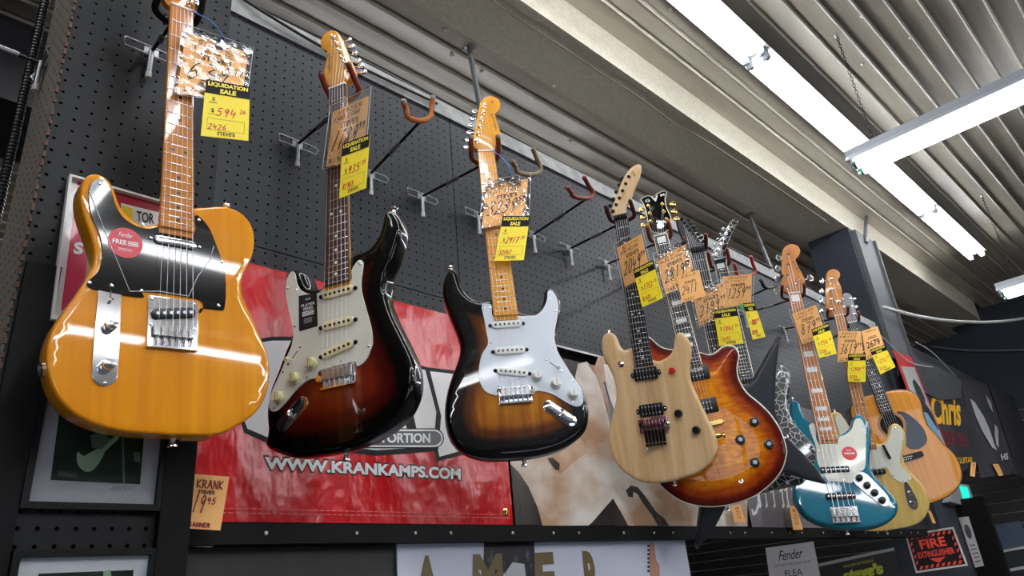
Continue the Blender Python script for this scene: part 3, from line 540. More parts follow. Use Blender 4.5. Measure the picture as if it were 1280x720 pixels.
def fretpos(n, S): return S*2**(-n/12)
def build_guitar(key, name, label, cat, S, nf, wn, we, yend, nstr, span, neckm, boardm, dots, thick=.044, group=None, bodym=None, r1=.010, r0=.010,
                 headm=None, binding=False, carve=0, brad=.0, relaxn=3, headth=.014, boardbind=None, smoothb=6, step=.006):
    P = POSE[key]; s = P['s']
    rot = Matrix(P['m'])
    root = bpy.data.objects.new(name, None); C.objects.link(root); root.empty_display_size = .05
    root.matrix_world = Matrix.Translation(Vector(P['t'])+Vector((0, 0, EYE))) @ rot.to_4x4() @ Matrix.Scale(s, 4)
    meta(root, label, cat, group)
    g = dict(root=root, S=S, key=key)
    out = relax(resample(smooth_closed(mm(BODY[key])) if smoothb else mm(BODY[key]), step), relaxn)
    g['out'] = out
    b = solid(out, 0, -thick, r1, r0, grid=.011, carve=carve)
    g['body'] = b.build('body', bodym, root, smooth=True, angle=math.radians(50))
    if binding:
        path = [Vector((p.x, p.y, -.006)) for p in ccw(out)]; path.append(path[0])
        MB().tube(path, .0032, 6).build('binding', BIND, g['body'], smooth=True)
    # fingerboard: flat top that rises a little from the nut (8 mm) to its end (11 mm)
    yn = S/1000; ye = yend/1000
    def bz(y): return .008+.003*(yn-y)/(yn-ye)
    def hw(y): return (wn+(we-wn)*(yn-y)/(yn-ye))/2000
    g['bz'] = bz; g['hw'] = hw
    fb = MB(); k = 10; vs = []
    for i in range(k+1):
        y = yn+(ye-yn)*i/k; w = hw(y); z = bz(y)
        vs += [(-w, y, z-.0055), (-w, y, z-.0012), (-w+.0015, y, z-.0003), (0, y, z), (w-.0015, y, z-.0003), (w, y, z-.0012), (w, y, z-.0055)]
    fs = []
    for i in range(k):
        for j in range(7): fs.append((i*7+j, i*7+(j+1) % 7, (i+1)*7+(j+1) % 7, (i+1)*7+j))
    fs += [tuple(range(7)), tuple(range(k*7, k*7+7))]
    fb.add(vs, fs); board = fb.build('fingerboard', boardm, root); g['board'] = board
    if boardbind:
        for sg in (-1, 1):
            MB().tube([(sg*hw(yn), yn, bz(yn)-.0022), (sg*hw(ye), ye, bz(ye)-.0022)], .0016, 6).build('binding', boardbind, board)
    for n in range(1, nf+1):
        y = fretpos(n, S)/1000
        if y < ye: break
        w = hw(y)-.0004; z = bz(y)
        MB().tube([(-w, y, z-.0006), (-w*.5, y, z+.0003), (w*.5, y, z+.0003), (w, y, z-.0006)], .0009, 6).build('fret', FRETM, board, smooth=True)
    kind, where, dm = dots
    for n in where:
        y = (fretpos(n-1, S)+fretpos(n, S))/2000
        if y < ye+.004: continue
        z = bz(y)
        if kind == 'dot':
            xs = (-.011, .011) if n == 12 or n == 24 else (0,)
            for x in xs: MB().cyl((x, y, z-.001), (x, y, z+.0002), .0032, n=14).build('inlay_dot', dm, board)
        else:
            hh = (fretpos(n-1, S)-fretpos(n, S))/2000*.62; w = hw(y)*.64
            MB().box((-w, y-hh, z-.001), (w, y+hh, z+.0002)).build('block_inlay', dm, board)
    # neck
    nk = MB(); yb = ye-.010; k = 14; rings = []
    for i in range(k+1):
        y = yn+.004+(yb-yn-.004)*i/k; w = hw(max(y, ye))-.0002; d = .0145+.004*i/k
        if y < ye+.085: d = max(d, .024 if thick > .03 else .02)
        z0 = bz(max(y, ye))-.005
        rings += [(w*math.cos(a), y, z0-d*math.sin(a)**.8 if a not in (0, PI) else z0) for a in [PI*q/10 for q in range(11)]]
    fs = []
    for i in range(k):
        for q in range(11): fs.append((i*11+q, i*11+(q+1) % 11, (i+1)*11+(q+1) % 11, (i+1)*11+q))
    fs += [tuple(range(11)), tuple(range(k*11, k*11+11))]
    nk.add(rings, fs); nk.build('neck', neckm, root, smooth=True, angle=SHARP)
    # headstock
    if headm is None: headm = neckm
    if key in MM and 'head' in MM[key]:
        hp = mm(MM[key]['head'])
    else: hp = mm(HEAD_T)
    hp = relax(resample(smooth_closed(hp), .003), 2)
    hz = -.004 if key not in ('burst', 'black', 'crackle', 'acoustic') else -.008
    g['hz'] = hz
    g['head'] = solid(hp, hz, hz-headth, .0015, .0015, k=2).build('headstock', headm, root, smooth=True, angle=SHARP)
    if key == 'burst':
        path = [Vector((p.x, p.y, hz-.001)) for p in ccw(hp)]; path.append(path[0]); MB().tube(path, .0016, 6).build('binding', BIND, g['head'], smooth=True)
    MB().box((-hw(yn), yn-.0005, bz(yn)-.004), (hw(yn), yn+.0035, bz(yn)+.0015)).build('nut', BONE if key not in ('evh', 'black', 'crackle') else BLKMET, root)
    g['strx'] = [(-.5+i/(nstr-1)) for i in range(nstr)]
    g['nstr'] = nstr; g['span'] = span
    return g
def strings(g, zs=.015, posts=None, ysad=0., gauge=None, m=None):
    S = g['S']/1000; n = g['nstr']; wn = g['hw'](S)*2-.008; sp = g['span']/1000
    for i, f in enumerate(g['strx']):
        path = [(f*sp, ysad, zs), (f*wn, S, g['bz'](S)+.0022)]
        if posts: q = posts[i]; path.append((q[0], q[1], g['hz']+.006))
        r = (gauge or .00045)*(1-.45*i/(n-1) if g.get('bass_left', True) else .55+.45*i/(n-1))
        MB().tube(path, r, 5, cap=False).build('string', m or STRING, g['root'], smooth=True)
def tuners(g, posts, dirs, m=CHROME, bm=None, pr=.0034, button='oval', z=None):
    hz = g['hz']
    for (x, y), (dx, dy, L) in zip(posts, dirs):
        mb = MB(); mb.lathe((x, y, hz-.001), (0, 0, 1), [(0, .0058), (.0022, .0058), (.0026, pr+.0006), (.004, pr), (.010, pr), (.0105, pr*.7)], 14)
        d = Vector((dx, dy, 0)).normalized(); b0 = Vector((x, y, hz-.020)); e = b0+d*L
        mb.box(tuple(b0-Vector((.007, .007, .004))), tuple(b0+Vector((.007, .007, .004))))
        mb.tube([b0, e], .002, 8)
        t = mb.build('tuning_peg', m, g['root'], smooth=True, angle=SHARP)
        pm = MB(); q = Vector((-d.y, d.x, 0))
        if button == 'oval':
            ring = [(math.cos(2*PI*k/16), math.sin(2*PI*k/16)) for k in range(16)]
            P = [Vector(((e+d*(.006+.0075*c)+q*.0065*s_).x, (e+d*(.006+.0075*c)+q*.0065*s_).y)) for c, s_ in ring]
            o = solid(P, e.z+.0035, e.z-.0035, .0025, .0025, k=3)
        elif button == 'tulip':
            P = [Vector(((e+d*a+q*b).x, (e+d*a+q*b).y)) for a, b in ((0, -.004), (.006, -.006), (.017, -.0085), (.019, -.004), (.019, .004), (.017, .0085), (.006, .006), (0, .004))]
            o = solid(P, e.z+.004, e.z-.004, .0015, .0015, k=2)
        else:                                                    # clover leaf of a bass machine head
            P = smooth_closed([tuple(v) for v in [((e+d*a+q*b).x, (e+d*a+q*b).y) for a, b in ((0, -.004), (.006, -.013), (.016, -.014), (.020, -.006), (.023, 0), (.020, .006), (.016, .014), (.006, .013), (0, .004))]], 4)
            o = solid(P, e.z+.002, e.z-.002, .001, .001, k=2)
        o.build('peg_button', bm or m, t, smooth=True, angle=SHARP)
def screw(parent, x, y, z, m=CHROME, r=.0032):
    MB().lathe((x, y, z), (0, 0, 1), [(0, r), (.0006, r*.9), (.0012, r*.45)], 12).build('screw', m, parent, smooth=True)
def plate(g, pts, name, m, z1=.0025, z0=0., bev=.0006, smoothit=True, parent=None, rl=1, step=.004):
    P = mm(pts)
    if smoothit: P = relax(resample(smooth_closed(P), step), rl)
    else: P = resample(P, .004)
    return solid(P, z1, z0, bev, 0, k=2).build(name, m, parent or g['root'], smooth=True, angle=math.radians(14))
def single_coil(g, x, y, rot=0, m=CREAMPL, pole=BLKMET, w=.069, ears=True, z=.0025):
    L = w+.015 if ears else w
    P = []
    c, s = math.cos(rot), math.sin(rot)
    def T(a, b): return Vector((x+a*c-b*s, y+a*s+b*c))
    o = solid([p for p in (rrect(0, 0, w, .018, .0088))], z+.0045, z-.002, .002, 0, k=3)
    o.v = [Vector((*T(v.x, v.y), v.z)) for v in o.v]
    pk = o.build('pickup', m, g['root'], smooth=True, angle=SHARP)
    if ears:
        for sg in (-1, 1):
            e = MB(); q = T(sg*(w/2+.0035), 0); e.lathe((q.x, q.y, z-.002), (0, 0, 1), [(0, .0045), (.0032, .0045), (.0036, .0028), (.0058, .0028), (.006, .001)], 12)
            e.build('mounting_screw', BLKMET, pk, smooth=True, angle=SHARP)
    for i in range(6):
        q = T((-.5+i/5)*.051, 0); MB().cyl((q.x, q.y, z+.004), (q.x, q.y, z+.0054), .0026, n=12).build('pole_piece', pole, pk)
    return pk
def humbucker(g, x, y, w=.070, h=.037, ring=False, z=.001, rot=0., label=None, ears=True):
    if ring:
        pk = solid(rrect(x, y, w+.020, h+.008, .003, rot), z+.005, z-.002, .0015, 0, k=2).build('pickup', BLKPL, g['root'], smooth=True, angle=SHARP); zz = z+.005
        MB().add(solid(rrect(x, y, w, h, .003, rot), zz+.004, zz-.002, .001, 0, k=2).v, []).v
        solid(rrect(x, y, w, h, .003, rot), zz+.004, zz-.001, .001, 0, k=2).build('bobbin', BLKPL, pk, smooth=True, angle=SHARP)
    else:
        zz = z
        pk = solid(rrect(x, y, w, h, .004, rot), zz+.006, z-.002, .0015, 0, k=2).build('pickup', BLKPL, g['root'], smooth=True, angle=SHARP); zz += .002
        if ears:
            for sg in (-1, 1):
                solid(rrect(x+sg*(w/2+.005), y, .012, .016, .006), z+.002, z-.001, .0005, 0, k=2).build('mounting_ear', BLKPL, pk, smooth=True, angle=SHARP)
                screw(pk, x+sg*(w/2+.006), y, z+.002, CHROME, .0028)
    for r_ in (-1, 1):
        for i in range(6):
            MB().lathe((x+(-.5+i/5)*.050, y+r_*.0095, zz+.003), (0, 0, 1), [(0, .0026), (.0014, .0026), (.0019, .0016)], 10).build('pole_piece', STEEL, pk, smooth=True)
def strap_button(g, p, d, m=CHROME):
    MB().lathe(p, d, [(-.004, .004), (.002, .006), (.004, .0045), (.009, .0040), (.012, .0075), (.0145, .0078), (.016, .005)], 16).build('strap_button', m, g['root'], smooth=True, angle=SHARP)
def strat_knob(g, x, y, m, z=.0025):
    prof = [(0, .0125), (.003, .0125), (.004, .0105), (.013, .0092), (.0145, .0085), (.0145, .0001)]
    k = MB().lathe((x, y, z), (0, 0, 1), prof, 24).build('control_knob', m, g['root'], smooth=True, angle=SHARP)
    MB().box((x-.0004, y-.008, z+.0143), (x+.0004, y+.008, z+.0149)).build('pointer_line', BLKPL, k)
def strat_bridge(g, mir=1, z=0.):
    root = g['root']
    br = MB().add(solid(rrect(0, -.004, .072, .036, .003), z+.003, z, .001, 0, k=2).v, solid(rrect(0, -.004, .072, .036, .003), z+.003, z, .001, 0, k=2).f).build('bridge', CHROME, root, smooth=True, angle=SHARP)
    MB().box((-.036, -.024, z), (.036, -.020, z+.007)).build('end_plate', CHROME, br)
    for i in range(6):
        x = (-.5+i/5)*.0525
        sd = MB(); sd.box((x-.0046, -.006, z+.006), (x+.0046, .013, z+.010)); sd.box((x-.0046, -.008, z+.003), (x+.0046, -.005, z+.012))
        sd.cyl((x, -.021, z+.006), (x, -.004, z+.008), .0014, n=8); sd.cyl((x-.003, .008, z+.009), (x-.003, .008, z+.013), .0013, n=8); sd.cyl((x+.003, .008, z+.009), (x+.003, .008, z+.013), .0013, n=8)
        sd.build('saddle', STEEL, br)
    for i in range(6):
        screw(br, (-.5+i/5)*.056, .0165, z+.001, CHROME, .0035)
    MB().cyl((mir*.036, -.004, z+.004), (mir*.036, -.004, z+.012), .006, n=16).build('tremolo_socket', CHROME, br, smooth=True, angle=SHARP)
def strat_hardware(g, key, guardm, knobm, pum, mir, stickers=None):
    root = g['root']; D = MM[key]
    gp = plate(g, D['guard'], 'pickguard', guardm, .0026, 0, rl=1, step=.004)
    gx = sum(p[0] for p in D['guard'])/len(D['guard'])/1000
    P = relax(resample(smooth_closed(mm(D['guard'])), .004), 2); N = inward(ccw(P)); P = ccw(P)
    for i in range(0, len(P), max(1, len(P)//11)):
        q = P[i]+N[i]*.006; screw(gp, q.x, q.y, .0026, CHROME, .0026)
    single_coil(g, 0, .162, 0, pum); single_coil(g, 0, .098, 0, pum)
    single_coil(g, 0, .047, math.radians(10)*(-mir), pum)
    for x, y in D['knobs']: strat_knob(g, x/1000, y/1000, knobm)
    (x0, y0), (x1, y1) = D['switch']
    a = Vector((x0/1000, y0/1000)); b = Vector((x1/1000, y1/1000)); d = (b-a).normalized(); q = Vector((-d.y, d.x))
    sl = MB(); c0 = a.lerp(b, .22); c1 = a.lerp(b, .78)
    sl.add([(p.x, p.y, .0027) for p in (c0-q*.001, c1-q*.001, c1+q*.001, c0+q*.001)], [(0, 1, 2, 3)])
    sw = sl.build('switch_slot', BLKPL, gp)
    for p in (a, b): screw(gp, p.x, p.y, .0026, CHROME, .003)
    c = b.lerp(a, .28)
    MB().lathe((c.x, c.y, .002), (0, -.25, 1), [(0, .0016), (.010, .0018), (.011, .0042), (.018, .0048), (.020, .0035)], 14).build('switch_tip', knobm, root, smooth=True, angle=SHARP)
    (x0, y0), (x1, y1) = D['jack']; a = Vector((x0/1000, y0/1000)); b = Vector((x1/1000, y1/1000)); ang = math.atan2((b-a).y, (b-a).x); L = (b-a).length; c = (a+b)/2
    jp = solid(rrect(c.x, c.y, L, .027, .0134, ang, 8), .0025, 0, .001, 0, k=2).build('jack_plate', CHROME, root, smooth=True, angle=SHARP)
    cup = MB(); dd = (b-a).normalized(); mid = c+dd*L*.05
    cup.lathe((mid.x-dd.x*.004, mid.y-dd.y*.004, .0022), (-dd.x*.55, -dd.y*.55, .8), [(0, .0105), (.0025, .010), (.004, .0085), (.003, .0065), (-.001, .005)], 20)
    cup.build('jack_cup', CHROME, jp, smooth=True, angle=SHARP)
    strat_bridge(g, mir)
    return gp
def surf_local(x0, y1, w, h, z):
    """local x-y rectangle as a printing surface; u right, v down"""
    return lambda u, v: Vector((x0+u*w, y1-v*h, z))
INK = mat('black_ink', (12, 12, 14), .6)
GOLDINK = mat('headstock_lettering', (60, 40, 20), .5)
HEAD_T = [(-21, 652), (-30, 668), (-34, 690), (-26, 720), (-20, 760), (-24, 800), (-18, 824), (0, 832), (14, 818), (22, 780), (26, 720), (30, 672), (21, 652)]

# ---- butterscotch single-cutaway, strung left-handed
g = build_guitar('tele', 'electric_guitar', 'butterscotch yellow single-cutaway electric guitar with black pickguard hanging at far left', 'guitar',
    648, 21, 42, 56, 183, 6, 54, MAPLE_A, MAPLE_A, ('dot', (3, 5, 7, 9, 12, 15, 17, 19, 21), DOTBLK), group='guitars hanging on the pegboard wall', bodym=BUTTER, r1=.005, r0=.005)
root = g['root']; D = MM['tele']; g['bass_left'] = False
gp = plate(g, D['guard'], 'pickguard', BLKGLOSS, .0026, 0, rl=1)
for x, y in ((-120, 240), (-125, 68), (-50, 66), (74, 58), (39, 212), (80, 140), (-52, 182)): screw(gp, x/1000, y/1000, .0026)
FILM = mat('protective_film_edge', (200, 205, 210), .2)
f = [Vector((p[0]/1000, p[1]/1000)) for p in D['film']]
mb = MB()
for a, b in zip(f[:-1], f[1:]): mb.tube([(a.x, a.y, .0032), (b.x, b.y, .0032)], .0006, 6)
mb.build('protective_film', FILM, gp)
cx, cy = -.0775, .144
st = MB().cyl((cx, cy, .0027), (cx, cy, .0031), .026, n=40).build('round_sticker', mat('sticker_red', (214, 34, 52), .35), gp)
WINK = mat('white_ink', (240, 240, 240), .5)
mb = MB(); sf = surf_local(cx-.024, cy+.024, .048, .048, .0034)
put_text(mb, 'Fender', .27, .14, .72, .30, sf, 0, .3); put_text(mb, 'FREE', .10, .42, .53, .58, sf, .02)
for k in range(3): mb.add([sf(u, v) for u, v in ((.57, .43+k*.06), (.9, .43+k*.06), (.9, .46+k*.06), (.57, .46+k*.06))], [(0, 1, 2, 3)])
for k in range(2): mb.add([sf(u, v) for u, v in ((.28, .72+k*.06), (.72, .72+k*.06), (.72, .735+k*.06), (.28, .735+k*.06))], [(0, 1, 2, 3)])
mb.build('sticker_print', WINK, st)
# lipstick neck pickup, ashtray bridge with pickup and six saddles
pk = solid(rrect(0, .160, .070, .015, .0073), .008, .002, .0035, 0, k=4).build('pickup', CHROME, root, smooth=True, angle=SHARP)
for sx in (-.040, .040): screw(pk, sx, .160, .004, CHROME, .003)
br = MB(); P = rrect(0, .0175, .079, .085, .003)
bo = solid(P, .0022, 0, .0006, 0, k=2).build('bridge', CHROME, root, smooth=True, angle=math.radians(14))
solid(rrect(.0, .034, .070, .018, .008, math.radians(9)), .007, .002, .0015, 0, k=2).build('pickup', BLKPL, bo, smooth=True, angle=SHARP)
for i in range(6):
    x = (-.5+i/5)*.052; MB().cyl((x, .034+x*.16, .0065), (x, .034+x*.16, .0080), .0026, n=10).build('pole_piece', STEEL, bo)
    x = (-.5+i/5)*.054; sd = MB(); sd.box((x-.0046, -.007, .003), (x+.0046, .008, .010)); sd.cyl((x, -.022, .006), (x, -.006, .007), .0013, n=8)
    sd.build('saddle', CHROME, bo)
MB().box((-.0395, -.0265, 0), (.0395, -.0245, .008)).build('bridge_lip', CHROME, bo)
for x in (-.034, .034):
    for y in (.055, .012): screw(bo, x, y, .0022)
cp = plate(g, D['plate'], 'control_plate', CHROME, .0024, 0, rl=2)
screw(cp, -.094, .068, .0024); screw(cp, -.096, -.087, .0024)
for x, y in D['knobs']:
    MB().lathe((x/1000, y/1000, .002), (0, 0, 1), [(0, .0085), (.002, .0095), (.014, .0095), (.016, .0085), (.0165, .001)], 24).build('control_knob', CHROME, root, smooth=True, angle=SHARP)
MB().box((-.0958, .038, .002), (-.0942, .060, .0027)).build('switch_slot', BLKPL, cp)
MB().tube([(-.095, .045, .002), (-.095, .042, .013)], .0018, 8).build('selector_switch', CHROME, root)
p0 = Vector((-.1625, -.060, -.022))
MB().lathe((-.1715, -.066, -.022), (-1, -.2, 0), [(-.004, .011), (.003, .012), (.004, .009), (.001, .006)], 20).build('output_jack', CHROME, root, smooth=True, angle=SHARP)
strap_button(g, (.012, -.163, -.022), (0, -1, 0)); strap_button(g, (.096, .252, -.022), (.15, 1, 0))
posts = [(-.012-.0035*i*.2, (672+26*i)/1000) for i in range(6)]
tuners(g, [(.018-.002*i, (675+25*i)/1000) for i in range(6)], [(1, .1, .020)]*6)
strings(g, .0145, None)
sk = solid(rrect(.054, -.1545, .036, .010, .001), 0, 0, 0, 0) if False else None
MB().box((.028, -.1655, -.036), (.066, -.1622, -.020)).build('paper_price_strip', mat('manila_paper', (228, 172, 96), .7), root)

# ---- sunburst double-cutaway, left-handed, rosewood board
g = build_guitar('strat_l', 'electric_guitar', 'dark red-brown sunburst electric guitar with cream knobs, second from left', 'guitar',
    648, 22, 42, 56, 178, 6, 52.5, MAPLE_T, ROSEW, ('dot', (3, 5, 7, 9, 12, 15, 17, 19, 21), PEARL), group='guitars hanging on the pegboard wall', bodym=SB3, r1=.012, r0=.012)
g['bass_left'] = False
gp = strat_hardware(g, 'strat_l', MINTPL, CREAMPL, CREAMPL, -1)
st = plate(g, MM['strat_l']['sticker'], 'card_label', mat('label_black', (18, 20, 26), .5), .0034, .0026, smoothit=False, parent=gp)
mb = MB(); sf = surf_local(-.088, .175, .041, .071, .0037)
put_text(mb, 'Fender', .34, .09, .66, .17, sf, 0, .3); put_text(mb, 'PLAYER', .12, .26, .88, .345, sf, .02); put_text(mb, 'SERIES', .22, .375, .78, .455, sf, .02)
for k in range(3): mb.add([sf(u, v) for u, v in ((.18, .49+k*.05), (.84, .49+k*.05), (.84, .52+k*.05), (.18, .52+k*.05))], [(0, 1, 2, 3)])
for k in range(4): mb.add([sf(u, v) for u, v in ((.28, .70+k*.04), (.74, .70+k*.04), (.74, .708+k*.04), (.28, .708+k*.04))], [(0, 1, 2, 3)])
mb.build('label_print', WINK, st)
ps = [(x/1000, y/1000) for x, y in MM['strat_l']['posts']]
tuners(g, ps, [(1, -.1, .022)]*6); strings(g, .0148, [ps[i] for i in (5, 4, 3, 2, 1, 0)][::-1])
strap_button(g, (.111, .312, -.022), (.2, 1, 0)); strap_button(g, (0, -.138, -.022), (0, -1, 0))
mb = MB(); sf = lambda u, v: Vector((-.038+v*.014, .765-u*.055, g['hz']+.0003)); put_text(mb, 'Fender', 0, 0, 1, 1, lambda u, v: Vector((-.022-(1-v)*.012, .760-u*.055, g['hz']+.0003)), 0, .3)
mb.build('headstock_logo', GOLDINK, g['head'])

# ---- two-colour sunburst double-cutaway, maple board
g = build_guitar('strat_r', 'electric_guitar', 'amber and black sunburst electric guitar with white pickguard and maple neck, third from left', 'guitar',
    648, 21, 42, 56, 183, 6, 52.5, MAPLE_T, MAPLE_T, ('dot', (3, 5, 7, 9, 12, 15, 17, 19, 21), DOTBLK), group='guitars hanging on the pegboard wall', bodym=SB2, r1=.012, r0=.012)
strat_hardware(g, 'strat_r', WHITEPL, WKNOB, WKNOB, 1)
ps = [(x/1000, y/1000) for x, y in MM['strat_r']['posts']]
tuners(g, ps, [(-1, -.1, .022)]*6); strings(g, .0148, ps[::-1])
strap_button(g, (-.112, .318, -.022), (-.2, 1, 0)); strap_button(g, (.005, -.140, -.022), (0, -1, 0))
mb = MB(); put_text(mb, 'Fender', 0, 0, 1, 1, lambda u, v: Vector((.033-(1-v)*.008+.006*u, .780-u*.060, g['hz']+.0003)), 0, .3); mb.build('headstock_logo', GOLDINK, g['head'])
MB().lathe((.035, .820, g['hz']), (0, 0, 1), [(0, .005), (.0005, .004)], 16).build('string_tree', MAPLE_A, g['head'])

# ---- natural ash twin-humbucker guitar with locking tremolo
g = build_guitar('evh', 'electric_guitar', 'unpainted natural wood electric guitar with two black pickups and no pickguard', 'guitar',
    648, 22, 42, 57, 172, 6, 52.5, MAPLE_N, EBONY, ('dot', (3, 5, 7, 9, 12, 15, 17, 19, 21), PEARL), group='guitars hanging on the pegboard wall', bodym=ASH, r1=.009, r0=.009)
root = g['root']
humbucker(g, 0, .150); humbucker(g, 0, .042)
def floyd(g, base, top):
    br = solid(rrect(0, -.002, .090, .044, .006), .008, .002, .002, 0, k=2).build('tremolo_bridge', base, g['root'], smooth=True, angle=SHARP)
    for i in range(6):
        x = (-.5+i/5)*.0525; sd = MB(); sd.box((x-.0040, -.010, .008), (x+.0040, .012, .013)); sd.build('saddle', base, br); sd = MB(); sd.box((x-.0035, -.052, .004), (x+.0035, -.016, .012)); sd.build('string_lock', top, br); MB().lathe((x, -.058, .006), (0, 0, 1), [(0, .0045), (.009, .0045), (.010, .003)], 12).build('fine_tuner', top, br, smooth=True, angle=SHARP)
    for x in (-.038, .038): MB().cyl((x, .002, .007), (x, .002, .011), .005, n=14).build('pivot_stud', top, br)
floyd(g, mat('rose_chrome', (226, 178, 182), .18, 1.), BLKMET)
MB().lathe((.042, -.004, .006), (0, 0, 1), [(0, .008), (.008, .008), (.010, .005)], 16).build('arm_socket', CHROME, root, smooth=True, angle=SHARP)
MB().tube([(-.028, -.058, .008), (-.029, -.080, .010)], .004, 8).build('tuning_lever', CHROME, root, smooth=True)
for x, y in MM['evh']['knobs']: MB().lathe((x/1000, y/1000, 0), (0, 0, 1), [(0, .012), (.004, .0125), (.013, .0105), (.0155, .009), (.016, .001)], 24).build('control_knob', BLKPL, root, smooth=True, angle=SHARP)
(x, y), (x2, y2) = MM['evh']['red']
MB().lathe((x/1000, y/1000, 0), (0, 0, 1), [(0, .009), (.008, .009), (.010, .0075), (.0105, .001)], 20).build('kill_switch', RED, root, smooth=True, angle=SHARP)
MB().lathe((x2/1000, y2/1000, 0), (0, 0, 1), [(0, .010), (.001, .010), (.002, .005), (.010, .0035), (.012, .001)], 20).build('selector_switch', CHROME, root, smooth=True, angle=SHARP)
MB().lathe((.166, -.055, -.022), (1, 0, 0), [(-.006, .011), (.003, .012), (.0045, .008), (.02, .007), (.024, .009), (.03, .006)], 18).build('output_jack', GOLD, root, smooth=True, angle=SHARP)
ps = [(x/1000, y/1000) for x, y in MM['evh']['posts']]
tuners(g, ps, [(-1, .35, .019)]*6, BLKMET); strings(g, .015, ps[::-1])
strap_button(g, (-.098, .292, -.022), (0, 1, 0)); strap_button(g, (.03, -.167, -.022), (0, -1, 0))
MB().box((-.021, .640, .008), (.021, .654, .013)).build('locking_nut', BLKMET, root)
for x in (-.014, 0, .014): MB().box((x-.0055, .642, .013), (x+.0055, .652, .0165)).build('nut_clamp', CHROME, root)
mb = MB(); put_text(mb, 'EVH', 0, 0, 1, 1, lambda u, v: Vector((.058+.009*u-.006*v, .792-.015*u-.009*v, g['hz']+.0004))); mb.build('headstock_logo', INK, g['head'])

# ---- large quilted amber burst
g = build_guitar('burst', 'electric_guitar', 'glossy amber burst carved-top guitar with cream binding and four black knobs', 'guitar',
    628, 22, 43, 57, 172, 6, 52, DARKWOOD, EBONY, ('block', (1, 3, 5, 7, 9, 12, 15, 17), PEARL), group='guitars hanging on the pegboard wall', bodym=SBQ, r1=.004, r0=.006, headm=BLKGLOSS,
    binding=True, carve=.007, boardbind=BIND)
root = g['root']
humbucker(g, 0, .148, ring=True, z=.006); humbucker(g, 0, .045, ring=True, z=.006)
mb = MB(); sf = surf_local(-.034, .164, .068, .012, .0165); put_text(mb, 'DUNCAN', .1, .0, .9, 1, sf, 0, .2); mb.build('pickup_print', WINK, root)
tp = MB().box((-.040, -.016, .007), (.045, -.004, .022)).build('bridge', GOLD, root)
for i in range(6): MB().box(((-.5+i/5)*.052-.0035, -.012, .021), ((-.5+i/5)*.052+.0035, -.006, .025)).build('saddle', GOLD, tp)
for sx in (-.042, .047): MB().lathe((sx, -.010, .004), (0, 0, 1), [(0, .0055), (.012, .0055), (.014, .003)], 14).build('bridge_post', GOLD, tp, smooth=True, angle=SHARP)
for x, y in MM['burst']['knobs']:
    k = MB().lathe((x/1000, y/1000, .003), (0, 0, 1), [(0, .0145), (.004, .0145), (.006, .0115), (.016, .0105), (.0165, .001)], 28).build('control_knob', BLKPL, root, smooth=True, angle=SHARP)
    MB().cyl((x/1000, y/1000, .0192), (x/1000, y/1000, .0200), .006, n=18).build('knob_cap', STEEL, k)
    mb = MB()
    for q in range(11):
        a = math.radians(-60+30*q); c_, s_ = math.cos(a), math.sin(a)
        mb.add([(x/1000+c_*r_-s_*w_, y/1000+s_*r_+c_*w_, .0075 if r_ > .012 else .0093) for r_, w_ in ((.0138, -.0006), (.0138, .0006), (.0120, .0006), (.0120, -.0006))], [(0, 1, 2, 3)])
    mb.build('knob_marks', WINK, k)
x, y = MM['burst']['jack'][0]
MB().lathe((x/1000, y/1000, .002), (0, 0, 1), [(0, .0065), (.004, .0065), (.004, .004), (.009, .0025), (.011, .001)], 16).build('mini_switch', CHROME, root, smooth=True, angle=SHARP)
strap_button(g, (.205, -.085, -.022), (1, -.1, 0)); strap_button(g, (0, -.243, -.022), (0, -1, 0))
ps = [(x/1000, y/1000) for x, y in MM['burst']['posts']]
tuners(g, ps, [(-1, 0, .016)]*3+[(1, 0, .024)]*3, GOLD, GOLD, button='tulip'); strings(g, .024, [ps[2], ps[1], ps[0], ps[3], ps[4], ps[5]], ysad=-.009)
mb = MB(); sf = surf_local(-.026, .784, .076, .030, g['hz']+.0004)
put_text(mb, 'G', .05, .30, .26, .66, sf, .03); put_text(mb, 'V', .34, .12, .66, .82, sf, .05); put_text(mb, 'M', .76, .06, .95, .40, sf, .03); mb.build('headstock_logo', PEARL, g['head'])
MB().lathe((.008, .668, g['hz']), (0, 0, 1), [(0, .013), (.001, .013), (.0012, .010)], 6).build('truss_rod_cover', STEEL, g['head'])

# ---- satin black spiked body
g = build_guitar('black', 'electric_guitar', 'satin black spiky-bodied electric guitar behind the amber burst one', 'guitar',
    648, 24, 46, 58, 165, 7, 54, SATBLK, EBONY, ('dot', (12,), PEARL), group='guitars hanging on the pegboard wall', bodym=SATBLK, r1=.006, r0=.004, headm=HEADBLK, relaxn=0, smoothb=0, thick=.04, step=.004, boardbind=BIND)
root = g['root']
humbucker(g, 0, .130); humbucker(g, 0, .040); floyd(g, BLKMET, BLKMET)
ps = [(x/1000, y/1000) for x, y in MM['black']['posts']]
ps7 = [Vector(ps[0]).lerp(Vector(ps[-1]), i/4.2) for i in range(7)]; ps7 = [(p.x, p.y) for p in ps7]
tuners(g, ps7, [(1, .12, .018)]*7, BLKMET, BLKMET); strings(g, .015, ps7)
MB().box((-.024, .640, .008), (.024, .654, .015)).build('locking_nut', BLKMET, root)
for x in (-.016, 0, .016): MB().lathe((x, .647, .015), (0, 0, 1), [(0, .005), (.003, .005), (.004, .003)], 14).build('nut_bolt', BLKMET, root, smooth=True, angle=SHARP)

